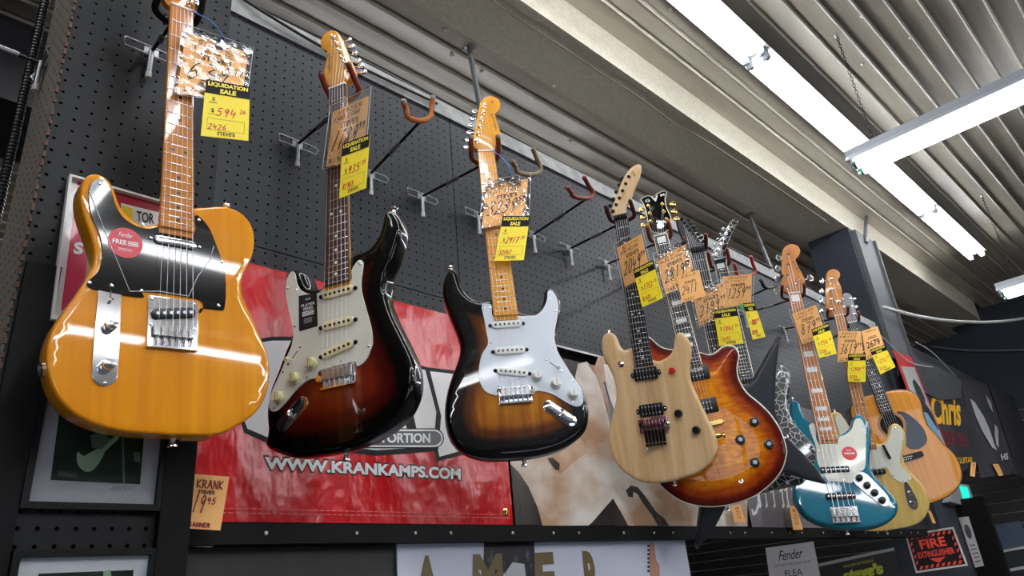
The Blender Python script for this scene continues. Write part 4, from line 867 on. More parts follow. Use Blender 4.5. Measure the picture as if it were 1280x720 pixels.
# ---- black guitar with white crackle
g = build_guitar('crackle', 'electric_guitar', 'black electric guitar with white crackle pattern and silver headstock', 'guitar',
    648, 24, 42, 57, 165, 6, 52.5, BLKGLOSS, EBONY, ('block', (1, 3, 5, 7, 9, 12), PEARL), group='guitars hanging on the pegboard wall', bodym=CRACK, r1=.007, r0=.007,
    headm=CRACK, boardbind=BIND)
humbucker(g, 0, .130); humbucker(g, 0, .040); floyd(g, BLKMET, BLKMET)
ps = [(-.006+.0135*i, .690+.0205*i) for i in range(6)]
tuners(g, ps, [(-1, .55, .018)]*6, CHROME); strings(g, .015, ps[::-1])
MB().box((-.021, .640, .008), (.021, .654, .015)).build('locking_nut', BLKMET, g['root'])
strap_button(g, (.128, .200, -.022), (.1, 1, 0))

# ---- teal five-string bass
g = build_guitar('jazz', 'bass_guitar', 'teal five-string bass guitar with white pickguard and four black knobs', 'bass guitar',
    864, 20, 47, 66, 255, 5, 68, MAPLE_R, MAPLE_R, ('block', (1, 3, 5, 7, 9, 12, 15, 17, 19), PEARL), group='guitars hanging on the pegboard wall', bodym=TEAL, r1=.010, r0=.010)
root = g['root']; D = MM['jazz']
gp = plate(g, D['guard'], 'pickguard', MINTPL, .0026, 0, rl=1)
P = ccw(relax(resample(smooth_closed(mm(D['guard'])), .004), 2)); N = inward(P)
for i in range(0, len(P), len(P)//10): q = P[i]+N[i]*.007; screw(gp, q.x, q.y, .0026, CHROME, .003)
cx, cy = .061, .206
st = MB().cyl((cx, cy, .0027), (cx, cy, .0031), .0245, n=32).build('round_sticker', MATS['sticker_red'], gp)
mb = MB(); sf = surf_local(cx-.022, cy+.022, .044, .044, .0034); put_text(mb, 'Fender', .3, .16, .7, .30, sf, 0, .3); put_text(mb, 'FREE', .1, .42, .55, .58, sf, .02)
for k in range(3): mb.add([sf(u, v) for u, v in ((.58, .43+k*.06), (.9, .43+k*.06), (.9, .46+k*.06), (.58, .46+k*.06))], [(0, 1, 2, 3)])
mb.build('sticker_print', WINK, st)
for y in (.151, .060):
    pk = solid(rrect(0, y, .094, .020, .003), .010, .001, .002, 0, k=2).build('pickup', BLKPL, root, smooth=True, angle=SHARP)
    for i in range(5):
        for o in (-.005, .005): MB().cyl(((-.5+i/4)*.070+o, y, .0095), ((-.5+i/4)*.070+o, y, .0108), .0028, n=10).build('pole_piece', STEEL, pk)
cp = plate(g, D['plate'], 'control_plate', STEEL, .0042, .002, rl=2)
for x, y in D['knobs']: MB().lathe((x/1000, y/1000, .003), (0, 0, 1), [(0, .0115), (.004, .0120), (.015, .0100), (.0165, .008), (.017, .001)], 24).build('control_knob', BLKPL, root, smooth=True, angle=SHARP)
bo = MB().box((-.043, -.030, 0), (.043, .024, .003)).build('bridge', CHROME, root); MB().box((-.043, -.031, 0), (.043, -.028, .016)).build('bridge_lip', CHROME, bo)
for i in range(5):
    x = (-.5+i/4)*.068; sd = MB(); sd.box((x-.0065, -.010, .003), (x+.0065, .018, .013)); sd.cyl((x, -.030, .009), (x, -.008, .009), .0018, n=8); sd.build('saddle', CHROME, bo)
ps = [(x/1000, y/1000) for x, y in D['posts']]
tuners(g, ps, [(-1, .1, .024)]*4+[(1, .25, .040)], CHROME, button='clover', pr=.006); strings(g, .018, [ps[3], ps[2], ps[1], ps[0], ps[4]], gauge=.0013)
MB().lathe((.014, .915, g['hz']), (0, 0, 1), [(0, .007), (.006, .006), (.007, .002)], 14).build('string_tree', CHROME, root, smooth=True, angle=SHARP)
strap_button(g, (-.085, .420, -.022), (0, 1, 0)); strap_button(g, (.0, -.048, -.022), (0, -1, 0))
mb = MB(); put_text(mb, 'Fender', 0, 0, 1, 1, lambda u, v: Vector((.030-(1-v)*.010+.014*u, .035+.985-u*.060, g['hz']+.0004)), 0, .3); mb.build('headstock_logo', GOLDINK, g['head'])

# ---- blonde four-string bass
g = build_guitar('pbass', 'bass_guitar', 'blonde cream-coloured bass guitar with white pickguard behind the teal bass', 'bass guitar',
    864, 20, 42, 62, 258, 4, 57, MAPLE_B, MAPLE_B, ('dot', (3, 5, 7, 9, 12, 15, 17, 19), DOTBLK), group='guitars hanging on the pegboard wall', bodym=BLONDE, r1=.006, r0=.006, headm=MAPLE_B)
root = g['root']; D = MM['pbass']
gp = plate(g, D['guard'][:]+[(-40, 258), (-50, 270), (-62, 330), (-88, 395), (-102, 408), (-112, 395), (-108, 350), (-98, 310), (-78, 300), (-70, 200)][::1] if False else D['guard'], 'pickguard', MINTPL, .0026, 0, rl=1)
plate(g, [(-35, 300), (-62, 335), (-80, 385), (-92, 412), (-108, 408), (-112, 370), (-104, 320), (-96, 260), (-90, 200), (-60, 160), (-5, 168), (5, 250), (-36, 256)], 'pickguard', MINTPL, .0026, 0, rl=1)
for x, y in ((128, 330), (140, 270), (105, 102), (128, 104), (70, 130)): screw(gp, x/1000, y/1000, .0026, CHROME, .003)
pk = solid(rrect(0, .150, .092, .024, .010), .012, .001, .003, 0, k=2).build('pickup', BLKPL, root, smooth=True, angle=SHARP)
for i in range(4): MB().cyl(((-.5+i/3)*.057, .150, .0115), ((-.5+i/3)*.057, .150, .0128), .003, n=10).build('pole_piece', STEEL, pk)
a, b = D['rest']; a = Vector((a[0]/1000, a[1]/1000)); b = Vector((b[0]/1000, b[1]/1000)); c = (a+b)/2; d = b-a
solid(rrect(c.x, c.y, d.length, .010, .002, math.atan2(d.y, d.x)), .014, .0026, .002, 0, k=2).build('finger_rest', BLKPL, root, smooth=True, angle=SHARP)
cp = plate(g, D['plate'], 'control_plate', CHROME, .003, 0, rl=2)
for x, y in ((.124, .050), (.122, .008)): MB().lathe((x, y, .002), (0, 0, 1), [(0, .0095), (.014, .0095), (.016, .008), (.0165, .001)], 20).build('control_knob', CHROME, root, smooth=True, angle=SHARP)
bo = MB().box((-.038, -.025, 0), (.038, .020, .003)).build('bridge', CHROME, root)
for i in range(4): x = (-.5+i/3)*.057; MB().box((x-.006, -.006, .003), (x+.006, .010, .012)).build('saddle', CHROME, bo)
ps = [(x/1000, y/1000) for x, y in D['posts']]
tuners(g, ps, [(-1, .05, .030)]*4, CHROME, button='clover', pr=.006); strings(g, .016, ps[::-1], gauge=.0013)
strap_button(g, (-.105, .428, -.022), (0, 1, 0)); strap_button(g, (0, -.098, -.022), (0, -1, 0))
mb = MB(); mb.lathe((.012, .928, g['hz']), (0, 0, 1), [(0, .009), (.005, .009), (.0052, .006)], 16); mb.build('string_tree', CHROME, root)

# ---- acoustic
g = build_guitar('acoustic', 'acoustic_guitar', 'amber acoustic guitar with round soundhole and large black pickguard', 'guitar',
    650, 20, 43, 55, 205, 6, 54, DARKWOOD, EBONY, ('dot', (5, 7, 9, 12, 15), PEARL), group='guitars hanging on the pegboard wall', bodym=SPRUCE, r1=.003, r0=.003, thick=.1, headm=mat('grey_headstock', (112, 108, 116), .35), relaxn=4)
root = g['root']; D = MM['acoustic']
P = ccw(g['out'])
sd = MB(); n = len(P)
sd.v = [Vector((p.x*1.006, p.y*1.006, z)) for z in (-.004, -.098) for p in P]; sd.f = [(i, (i+1) % n, n+(i+1) % n, n+i) for i in range(n)]
sd.build('sides', DARKWOOD, g['body'], smooth=True, angle=SHARP)
path = [Vector((p.x, p.y, -.003)) for p in P]; path.append(path[0]); MB().tube(path, .003, 6).build('binding', mat('black_binding', (20, 16, 14), .3), g['body'], smooth=True)
hc = (.003, .150)
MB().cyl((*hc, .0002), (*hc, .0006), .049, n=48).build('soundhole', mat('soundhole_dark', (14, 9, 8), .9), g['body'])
for r0_, r1_ in ((.049, .053), (.055, .058)):
    mb = MB(); k = 48
    mb.v = [Vector((hc[0]+r*math.cos(2*PI*i/k), hc[1]+r*math.sin(2*PI*i/k), .0008)) for r in (r0_, r1_) for i in range(k)]; mb.f = [(i, (i+1) % k, k+(i+1) % k, k+i) for i in range(k)]
    mb.build('rosette', mat('rosette_wood', (150, 112, 76), .4) if r0_ < .05 else mat('rosette_dark', (90, 60, 40), .4), g['body'])
plate(g, D['guard'], 'pickguard', BLKGLOSS, .0022, 0, rl=2)
plate(g, [(-80, 6), (-78, -12), (-20, -16), (20, -16), (80, -10), (84, 4), (76, 14), (0, 10)], 'bridge', EBONY, .009, 0, rl=1)
MB().box((-.036, -.001, .009), (.036, .002, .012)).build('saddle', BONE, root)
for i in range(6): MB().lathe(((-.5+i/5)*.054, -.009, .008), (0, 0, 1), [(0, .0025), (.003, .003), (.0035, .001)], 10).build('bridge_pin', BONE, root)
ps = [(-.004, .775), (-.010, .735), (-.015, .695), (.036, .768), (.031, .728), (.025, .690)]
tuners(g, ps, [(-1, 0, .014)]*3+[(1, 0, .016)]*3, CHROME); strings(g, .012, [ps[2], ps[1], ps[0], ps[3], ps[4], ps[5]])
# ================================================================ hangers
def hanger(base, end, yoke, col, tipcol, label, sleeve=True, axis='y', srng=(.42, .62), group='guitar hangers on the pegboard'):
    """base: point on the board; end: where the arm meets the yoke; yoke: list of points of the padded U"""
    base = Vector(base); end = Vector(end)
    r = thing('guitar_hanger', label, 'hanger', base, group)
    X = Vector((1, 0, 0)) if axis == 'y' else Vector((0, 1, 0)); N = Vector((0, -1, 0)) if axis == 'y' else Vector((-1, 0, 0)); Z = Vector((0, 0, 1))
    O = base
    w = MB(); a = .050; b = .010
    loop = [X*(-a)+Z*b, X*(-a-.004)+Z*0+N*.006, X*(-a)+Z*(-b), X*a+Z*(-b), X*(a+.004)+N*.006, X*a+Z*b, X*(-a)+Z*b]
    w.tube([p+N*.008 for p in loop], .0020, 8)
    w.build('wire_bracket', ZINC, r, smooth=True, angle=SHARP)
    q = MB(); q.v = []; 
    c0 = N*.004; q.add([c0+X*sx*.014+Z*sz*.013+N*sn*.004 for sn in (0, 1) for sx, sz in ((-1, -1), (1, -1), (1, 1), (-1, 1))], [(0, 1, 2, 3), (7, 6, 5, 4), (0, 4, 5, 1), (1, 5, 6, 2), (2, 6, 7, 3), (3, 7, 4, 0)])
    q.build('mounting_clip', ZINC, r)
    t = MB(); t.tube([N*.010+Z*.004, N*.010-Z*.058], .0050, 12); t.build('lower_leg', ZINC, r, smooth=True, angle=SHARP)
    MB().tube([N*.010-Z*.054, N*.010-Z*.068], .0060, 12).build('rubber_tip', mat('grey_rubber', (170, 168, 164), .6), r, smooth=True, angle=SHARP)
    E_ = end-O
    MB().tube([N*.004, E_], .0038, 10).build('arm', BLKMET, r, smooth=True, angle=SHARP)
    if sleeve:
        A = (N*.004).lerp(E_, srng[0]); B = (N*.004).lerp(E_, srng[1])
        MB().tube([A, B], .0060, 8).build('arm_sleeve', ZINC, r, smooth=True, angle=SHARP)
    pts = [Vector(p)-O for p in yoke]
    k = []
    for i in range(len(pts)-1):
        p0 = pts[max(i-1, 0)]; p1 = pts[i]; p2 = pts[i+1]; p3 = pts[min(i+2, len(pts)-1)]
        for s_ in range(5):
            t_ = s_/5; k.append(.5*((2*p1)+(p2-p0)*t_+(2*p0-5*p1+4*p2-p3)*t_*t_+(3*p1-p0-3*p2+p3)*t_**3))
    k.append(pts[-1])
    y = MB().tube(k, .0066, 12).build('padded_yoke', mat('yoke_%s' % col, YC[col], .45, coat=.3), r, smooth=True, angle=SHARP)
    for e, d in ((k[0], k[0]-k[1]), (k[-1], k[-1]-k[-2])):
        MB().lathe(e-d.normalized()*.003, d, [(0, .0060), (.003, .0072), (.007, .0072), (.011, .0045)], 12).build('end_cap', mat('cap_%s' % tipcol, YC[tipcol], .5), y, smooth=True, angle=SHARP)
    return r
YC = dict(black=(16, 16, 18), redbrown=(122, 44, 28), orange=(170, 98, 40), brown=(110, 58, 34), olive=(128, 112, 82), maroon=(112, 44, 38), dark=(70, 34, 26), red=(150, 40, 32), grey=(150, 140, 132))
def gpt(key, x, y, z):
    P = POSE[key]; m = Matrix(P['m']); return Vector(P['t'])+Vector((0, 0, EYE))+(m @ Vector((x, y, z)))/1000*P['s']
WY = 1.386
def guitar_hanger(key, S, base, col, tip, label, w=33, head=38, sgn=1):
    end = gpt(key, 0, S-4, -40)
    yk = [gpt(key, -w-2, S+head, 14), gpt(key, -w-3, S+16, -6), gpt(key, -w+2, S+2, -30), gpt(key, 0, S-4, -40), gpt(key, w-2, S+2, -30), gpt(key, w+3, S+16, -6), gpt(key, w+2, S+head, 14)]
    hanger(base, end, yk, col, tip, label)
guitar_hanger('tele', 648, onY(187.5, 67, 1.276), 'black', 'black', 'black padded hanger holding the butterscotch guitar on the left column', w=36)
guitar_hanger('strat_l', 648, onY(370, 182, WY), 'redbrown', 'brown', 'hanger with red-brown yoke holding the dark red-brown sunburst guitar')
guitar_hanger('strat_r', 648, onY(525, 247, WY), 'brown', 'grey', 'hanger with brown yoke holding the guitar with white pickguard and maple neck')
guitar_hanger('evh', 648, onY(710, 312, WY), 'dark', 'dark', 'hanger with dark brown yoke holding the natural wood guitar', w=37)
guitar_hanger('burst', 628, onY(757, 331, WY), 'brown', 'orange', 'hanger with brown yoke holding the amber burst guitar')
b = gpt('black', 0, 648, 0); guitar_hanger('black', 648, (b.x+.05, WY, b.z+.01), 'dark', 'redbrown', 'hanger holding the satin black spiky guitar')
b = gpt('crackle', 0, 648, 0); guitar_hanger('crackle', 648, (b.x+.03, WY, b.z), 'redbrown', 'redbrown', 'hanger with red-brown yoke holding the white crackle guitar')
guitar_hanger('jazz', 864, onY(928, 393, WY), 'dark', 'redbrown', 'hanger with dark red yoke holding the teal bass', w=40, head=30)
guitar_hanger('pbass', 864, onY(978, 412, WY), 'brown', 'brown', 'hanger with brown yoke holding the blonde bass', w=42, head=30)
guitar_hanger('acoustic', 650, onY(1028, 432, WY), 'brown', 'brown', 'hanger holding the acoustic guitar', w=36)
def free_hanger(base, end, tips, col, tip, label, sleeve=True, ybase=WY, y=1.12):
    B = onY(*base, ybase); E_ = onY(*end, y)
    pl, bl, br, pr = tips
    yk = [onY(*pl, y-.012), onY(*pl, y-.006).lerp(onY(*bl, y), .45), onY(*bl, y), E_, onY(*br, y), onY(*pr, y-.006).lerp(onY(*br, y), .45), onY(*pr, y-.012)]
    hanger(B, E_, yk, col, tip, label, sleeve)
free_hanger((461, 219), (526, 151), ((505, 128), (511, 147), (538, 146), (541, 123)), 'orange', 'grey', 'empty hanger with orange-brown yoke between the two sunburst guitars')
free_hanger((595, 270), (668, 218), ((641, 203), (649, 216), (676, 211), (667, 188)), 'olive', 'olive', 'empty hanger with olive tan yoke, right of the maple-necked sunburst guitar')
free_hanger((664, 295), (734, 248), ((710, 235), (718, 246), (741, 241), (731, 223)), 'redbrown', 'redbrown', 'empty hanger with red-brown yoke left of the natural wood guitar')
free_hanger((908, 384), (960, 360), ((951, 350), (955, 358), (972, 357), (977, 345)), 'black', 'black', 'empty hanger with bare black hook left of the teal bass headstock', y=1.10)
free_hanger((880, 372), (934, 345), ((918, 331), (922, 343), (944, 340), (939, 322)), 'red', 'red', 'empty hanger with bright red yoke behind the price card beside the crackle guitar', y=1.12)
# hanger on the beige side of the column, reaching out of frame
B = Vector((.2055, 1.36, EYE)); 
for yy in (1.36,): 
    q = onX(58, 82, .2055); B = q
hanger(B, B+Vector((-.25, .0, .004)), [B+Vector((-.25, -.035, .045)), B+Vector((-.25, -.034, .01)), B+Vector((-.25, 0, .004)), B+Vector((-.25, .034, .01)), B+Vector((-.25, .035, .045))], 'dark', 'dark', 'hanger on the beige side face of the left column, reaching out of the picture', axis='x', srng=(.18, .5))

# ================================================================ price tags
MANILA = mat('orange_card', (252, 190, 116), .6, var=((246, 180, 104), 20, (1, 1, 1)))
YELL = mat('yellow_card', (252, 226, 18), .5)
REDINK = mat('red_ink', (206, 44, 20), .5); BLUEINK = mat('faded_ink', (120, 84, 40), .6)
HEADB = mat('card_header_black', (8, 8, 8), .6, spec=.2); YINK = mat('yellow_ink', (248, 226, 40), .5)
def film(name, crumple):
    m = bpy.data.materials.new(name); m.use_nodes = True; nt = m.node_tree; nt.nodes.remove(nt.nodes['Principled BSDF'])
    tr = nt.nodes.new('ShaderNodeBsdfTransparent'); gl = nt.nodes.new('ShaderNodeBsdfGlossy'); gl.inputs['Roughness'].default_value = .12 if crumple else .06
    mx = nt.nodes.new('ShaderNodeMixShader'); out = nt.nodes['Material Output']
    tc = nt.nodes.new('ShaderNodeTexCoord'); nz = nt.nodes.new('ShaderNodeTexVoronoi' if crumple else 'ShaderNodeTexNoise'); nz.inputs['Scale'].default_value = 55 if crumple else 9
    nt.links.new(tc.outputs['Object'], nz.inputs['Vector'])
    bp = nt.nodes.new('ShaderNodeBump'); bp.inputs['Strength'].default_value = 1. if crumple else .35; bp.inputs['Distance'].default_value = .02 if crumple else .006
    nt.links.new(nz.outputs[0], bp.inputs['Height']); nt.links.new(bp.outputs['Normal'], gl.inputs['Normal'])
    lw = nt.nodes.new('ShaderNodeLayerWeight'); lw.inputs['Blend'].default_value = .3
    nt.links.new(bp.outputs['Normal'], lw.inputs['Normal'])
    if crumple:                                            # creases gather in patches
        n3 = nt.nodes.new('ShaderNodeTexNoise'); n3.inputs['Scale'].default_value = 26; n3.inputs['Detail'].default_value = 3; nt.links.new(tc.outputs['Object'], n3.inputs['Vector'])
        mr = nt.nodes.new('ShaderNodeMapRange'); mr.inputs['From Min'].default_value = .53; mr.inputs['From Max'].default_value = .62; mr.inputs['To Max'].default_value = .5
        nt.links.new(n3.outputs['Fac'], mr.inputs['Value']); sc = math_node(nt, 'ADD', math_node(nt, 'MULTIPLY', lw.outputs['Fresnel'], .15), mr.outputs['Result'])
    else: sc = math_node(nt, 'MULTIPLY_ADD', lw.outputs['Fresnel'], .35, .04)
    nt.links.new(sc, mx.inputs['Fac']); nt.links.new(tr.outputs[0], mx.inputs[1]); nt.links.new(gl.outputs[0], mx.inputs[2]); nt.links.new(mx.outputs[0], out.inputs['Surface'])
    MATS[name] = m; return m
FILMS = film('clear_sleeve', False); FILMC = film('crumpled_clear_sleeve', True)
def up(p): return Vector((p[0], p[1], p[2]+EYE))
def stretch(Q, l, t, r, b):
    s, _, n = quad_surf(Q); return [s(-l, -t), s(1+r, -t), s(1+r, 1+b), s(-l, 1+b)]
def orange_tag(Q, price, cents, line1, line2, code, label, sleeve='flat', bold=False, tie=None, group='orange price cards'):
    Q = [up(q) for q in Q] if not isinstance(Q[0], Vector) else Q
    org = Q[0].copy(); r = thing('price_tag', label, 'price tag', org, group)
    slab(Q, .0006, 'card', MANILA, r, org)
    s, sz, n = quad_surf(Q, .0006)
    mb = MB(); th = sz[1]*.018
    if bold: put_text(mb, price, .14, .42, .86, .66, s, .02)
    else: put_hand(mb, price, .10, .42, .78, .74, s, sz, th*1.2, .25)
    if cents: put_hand(mb, cents, .79, .40, .97, .52, s, sz, th*.8)
    put_hand(mb, line1, .18, .05, .85, .12, s, sz, th*.55); put_hand(mb, line2, .08, .155, .80, .225, s, sz, th*.55)
    if code: put_hand(mb, code, .06, .88, .55, .96, s, sz, th*.6)
    mb.build('handwritten_price', INK, r, offset=org)
    mb = MB(); put_text(mb, "STEVE'S", .28, .28, .76, .38, s, .025); mb.build('shop_stamp', INK, r, offset=org)
    if sleeve:
        SQ = stretch([q+n*.003 for q in Q], .07, .12, .07, .04)
        slab(SQ, .0002, 'plastic_sleeve', FILMC if sleeve == 'crumpled' else FILMS, r, org, grid=6)
        e = [q for q in SQ]+[SQ[0]]; MB().tube(e, .0006, 5).build('sleeve_seam', mat('clear_seam', (205, 208, 210), .2), r, offset=org)
    if tie:
        a = tie; b = s(.6, -.08, .002); m_ = a.lerp(b, .5)+Vector((.01, -.012, -.005))
        pts = [a, a.lerp(m_, .5)+Vector((.004, 0, .004)), m_, b]; MB().tube(pts, .0013, 6).build('tie_cord', mat('blue_cord', (60, 110, 190), .4), r, offset=org, smooth=True)
    return r
def yellow_tag(Q, price, cents, code, label, group='yellow sale cards'):
    Q = [up(q) for q in Q]; org = Q[0].copy(); r = thing('sale_tag', label, 'sale tag', org, group)
    slab(Q, .0006, 'card', YELL, r, org); s, sz, n = quad_surf(Q, .0004)
    mb = MB(); hd = .24; H_ = [s(0, 0, .0002), s(1, 0, .0002), s(1, hd, .0002), s(0, hd, .0002)]
    slab(H_, .0003, 'header_band', HEADB, r, org)
    s2, _, _ = quad_surf(Q, .0010)
    mb = MB(); put_text(mb, 'LIQUIDATION', .05, .03, .95, .115, s2, .04); put_text(mb, 'SALE', .32, .135, .68, .22, s2, .04); mb.build('header_lettering', YINK, r, offset=org)
    th = sz[1]*.016
    mb = MB(); put_text(mb, '$', .16, .30, .23, .37, s, .01); put_text(mb, '$', .16, .50, .23, .58, s, .01)
    for v in (.385, .40, .60): mb.add([s(.10, v), s(.28, v), s(.28, v+.006), s(.10, v+.006)], [(0, 1, 2, 3)])
    put_text(mb, "STEVE'S", .32, .90, .70, .965, s, .025)
    for a, b_, c, d in ((.10, .68, .90, .684), (.10, .88, .90, .884), (.10, .68, .106, .88), (.894, .68, .90, .88)): mb.add([s(a, b_), s(c, b_), s(c, d), s(a, d)], [(0, 1, 2, 3)])
    mb.build('card_print', INK, r, offset=org)
    mb = MB(); put_hand(mb, price, .27, .48, .72, .62, s, sz, th, .2); put_hand(mb, cents, .78, .46, .93, .53, s, sz, th*.7); put_hand(mb, code, .12, .77, .52, .865, s, sz, th*.8, .15)
    mb.build('handwritten_price', REDINK, r, offset=org)
    return r
TG = [('tele', '639', '99', 'SQUIER', 'TELE', '2426', '594', '26', '2426', 'crumpled'), ('strat_l', '1189', '99', 'FENDER', 'PLAYER 2 STRAT', 'R1965', '935', '25', 'R1965', 'flat'),
      ('strat_r', '3239', '99', 'FENDER', 'AVII STRAT', '', '2917', '25', '52547', 'crumpled'), ('evh', '2049', '99', 'EVH', '5150 DELUXE', '', '1752', '10', 'R1681', 'flat'),
      ('burst', '2819', '99', 'DLX', 'HOLLOW', '16671', None, None, None, 'crumpled'), ('black', '2199', '99', 'SER', 'BLK', '16693', '1841', '20', '16693', 'crumpled'),
      ('crackle', '1259', '99', 'JACKSON', 'DINKY', '', '1003', '20', 'R2210', 'flat'), ('jazz', '879', '99', 'SQUIER', 'JAZZ V', '22563', '756', '20', '22563', 'flat'),
      ('pbass', '3619', '99', 'FENDER', 'PBASS', '22754', '2908', '20', '22754', None), ('acoustic', '2679', '', 'YAMAHA', '', '2144', '2242', '20', 'R2144', None)]
WHO = dict(tele='butterscotch yellow guitar', strat_l='dark red-brown sunburst guitar', strat_r='white-pickguard sunburst guitar', evh='natural wood guitar', burst='amber burst guitar', black='satin black spiky guitar',
           crackle='white crackle guitar', jazz='teal bass', pbass='blonde bass', acoustic='acoustic guitar')
for k, pr, ce, l1, l2, cd, yp, yc, yd, sl in TG:
    S = 864 if k in ('jazz', 'pbass') else 648
    tie = gpt(k, 16, S-2, 12) if k in ('tele', 'strat_r', 'acoustic') else None
    orange_tag(TAGQ[k+'_o'], pr, ce, l1, l2, cd,
               'orange handwritten price card reading %s on the neck of the %s' % (pr, WHO[k]), sl, bold=(k == 'acoustic'), tie=tie)
    if yp: yellow_tag(TAGQ[k+'_y'], yp, yc, yd, 'yellow and black liquidation tag reading %s on the %s' % (yp, WHO[k]))
orange_tag(TAGQ['burst_y'], '2411', '', 'SALE', '', '16671', 'small orange sale card reading 2411 overlapping the 2819 card on the amber burst guitar', None)
q = TAGQ['crackle_y'][0]
o = slab([up(q)+Vector((-.020, .004, -.002)), up(q)+Vector((-.002, .002, -.004)), up(q)+Vector((0, .002, -.030)), up(q)+Vector((-.018, .004, -.028))], .0006, 'green_sticker', mat('green_sticker', (20, 150, 60), .5), None, None)
meta(o, 'small bright green sticker beside the yellow tag on the white crackle guitar', 'sticker')
MLEFT = None

# ================================================================ room shell
PEGG = pegboard('grey_pegboard', (38, 40, 44), 'X', 'Z', (47, 49, 54))
PEGD = pegboard('dark_pegboard', (10, 11, 12), 'X', 'Z', (18, 19, 21), rough=.5)
PEGS = pegboard('beige_pegboard', (128, 121, 112), 'Y', 'Z', (148, 140, 130), r=.0030)
BLK = mat('black_paint', (6, 6, 7), .6, var=((11, 11, 13), 6, (1, 1, 1)), spec=.18)
NAVY = mat('navy_paint', (31, 35, 46), .75)
CEIL = mat('painted_steel_deck', (172, 165, 150), .26, spec=.9, var=((150, 142, 130), 3.0, (.5, 4, 1), .35, .7), bump=(3, .04, (.4, 2, 1)))
CEILB = mat('painted_steel_deck_rear', (176, 166, 150), .3, spec=.9, var=((138, 128, 114), 3.0, (.5, 4, 1), .35, .7))
BEAM = mat('rough_painted_beam', (182, 176, 160), .75, var=((170, 163, 147), 60, (1, 1, 1)), bump=(90, .55, (1, 1, 1)))
X0, X1, YF, YB = -8.0, 8.35, -7.0, 7.5
def deck(name, y0, y1, z, period, phase, m, xa=X0, xb=X1):
    mb = MB(); prof = [(y0, z)]
    y = phase
    while y < y1-.04:
        if y > y0+.02: prof += [(y-.014, z), (y-.013, z+.010), (y-.001, z+.010), (y, z-.003), (y+.001, z-.006), (y+.003, z-.009), (y+.006, z-.010), (y+.009, z-.009), (y+.011, z-.006), (y+.012, z-.002), (y+.016, z)]
        y += period
    prof.append((y1, z)); n = len(prof)
    vs = [V(xa, a, b) for a, b in prof]+[V(xb, a, b) for a, b in prof]+[V(xa, y0, z+.06), V(xa, y1, z+.06), V(xb, y0, z+.06), V(xb, y1, z+.06)]
    fs = [(i, i+1, n+i+1, n+i) for i in range(n-1)]+[(2*n, 2*n+1, 2*n+3, 2*n+2)]
    mb.add(vs, fs); return struct(name, mb, m, smooth=True, angle=math.radians(50))
deck('ceiling', YF, 1.375, 2.35, .1037, .122-.1037*80, CEIL)
deck('ceiling_rear', 1.655, YB, 2.16, .1115, 1.744, CEILB)
bm_ = MB().box(V(X0, 1.375, 2.16), V(8.05, 1.655, 2.42)); struct('trim_1', bm_, BEAM)
struct('floor', MB().box((X0, YF, -.1), (X1, YB, 0)), mat('grey_floor', (92, 88, 84), .6))
struct('wall_far', MB().box(V(X1, YF, -EYE), V(X1+.1, YB, 2.5)), NAVY)
struct('wall_near', MB().box(V(X0-.1, YF, -EYE), V(X0, YB, 2.5)), mat('grey_wall', (92, 92, 94), .8))
struct('wall_front', MB().box(V(X0, YF-.1, -EYE), V(X1, YF, 2.5)), MATS['grey_wall'])
struct('wall_rear', MB().box(V(X0, YB, -EYE), V(X1, YB+.1, 2.5)), mat('dark_rear_wall', (34, 34, 38), .7))
# slat panelling of the far wall
sl = MB(); ti = MB(); z = -1.4
while z < 1.25:
    sl.box(V(X1-.02, -2.5, z), V(X1, 6.5, z+.090)); ti.box(V(X1-.012, -2.5, z+.0905), V(X1-.002, 6.5, z+.0955)); z += .1
struct('wall_far_slats', sl, mat('black_slatwall', (20, 21, 25), .5)); struct('trim_2', ti, mat('slat_edge', (150, 132, 112), .5))
# pegboard wall
struct('wall_back', MB().box(V(.50, 1.39, .787), V(1.255, 1.41, 1.412)), PEGG)
struct('wall_back_lower', MB().box(V(.50, 1.39, .19), V(1.255, 1.41, .784)), PEGG)
struct('wall_back_right', MB().box(V(1.258, 1.39, .733), V(4.82, 1.41, 1.412)), PEGG)
struct('wall_back_recess', MB().box(V(1.258, 1.425, .19), V(3.9, 1.44, .733)), BLK)
struct('wall_back_end', MB().box(V(3.9, 1.39, .19), V(4.82, 1.41, .730)), PEGG)
struct('trim_3', MB().box(V(1.258, 1.388, .7265), V(3.9, 1.412, .733)), mat('aluminium_edge', (150, 150, 152), .35, 1.))
struct('trim_4', MB().box(V(.50, 1.375, .150), V(4.58, 1.44, .188)), BLK)
for i in range(26):
    x = .72+i*.155+(.03 if i % 3 else -.02)
    MB().lathe(V(x, 1.375, .170), (0, -1, 0), [(0, .004), (.002, .003)], 10).build('screw', BONE if i % 4 == 0 else STEEL, bpy.data.objects['trim_4'])
struct('trim_5', MB().box(V(.50, 1.384, 1.412), V(4.82, 1.46, 1.462)), mat('grey_duct_wrap', (158, 158, 154), .6, var=((132, 133, 132), 30, (1, 1, 1)), bump=(40, .5, (1, 1, 1))))
# left column
struct('wall_left_column', MB().box(V(.207, 1.28, -EYE), V(.505, 1.5, 1.412)), PEGD)
struct('wall_left_column_side', MB().box(V(.2055, 1.283, -EYE), V(.2069, 1.497, 1.412)), PEGS)
struct('trim_6', MB().box(V(.458, 1.262, -EYE), V(.508, 1.2799, .42)), BLK)
struct('trim_7', MB().box(V(.212, 1.27, -EYE), V(.262, 1.2799, .58)), BLK)
edge = MB()
zz = -.6
rs = random.Random(3)
while zz < 1.40:
    edge.box(V(.2035, 1.2765, zz), V(.2085, 1.2815, zz+.006+rs.random()*.008)); zz += .018+rs.random()*.01
struct('trim_8', edge, mat('chipped_board_edge', (92, 66, 50), .8))
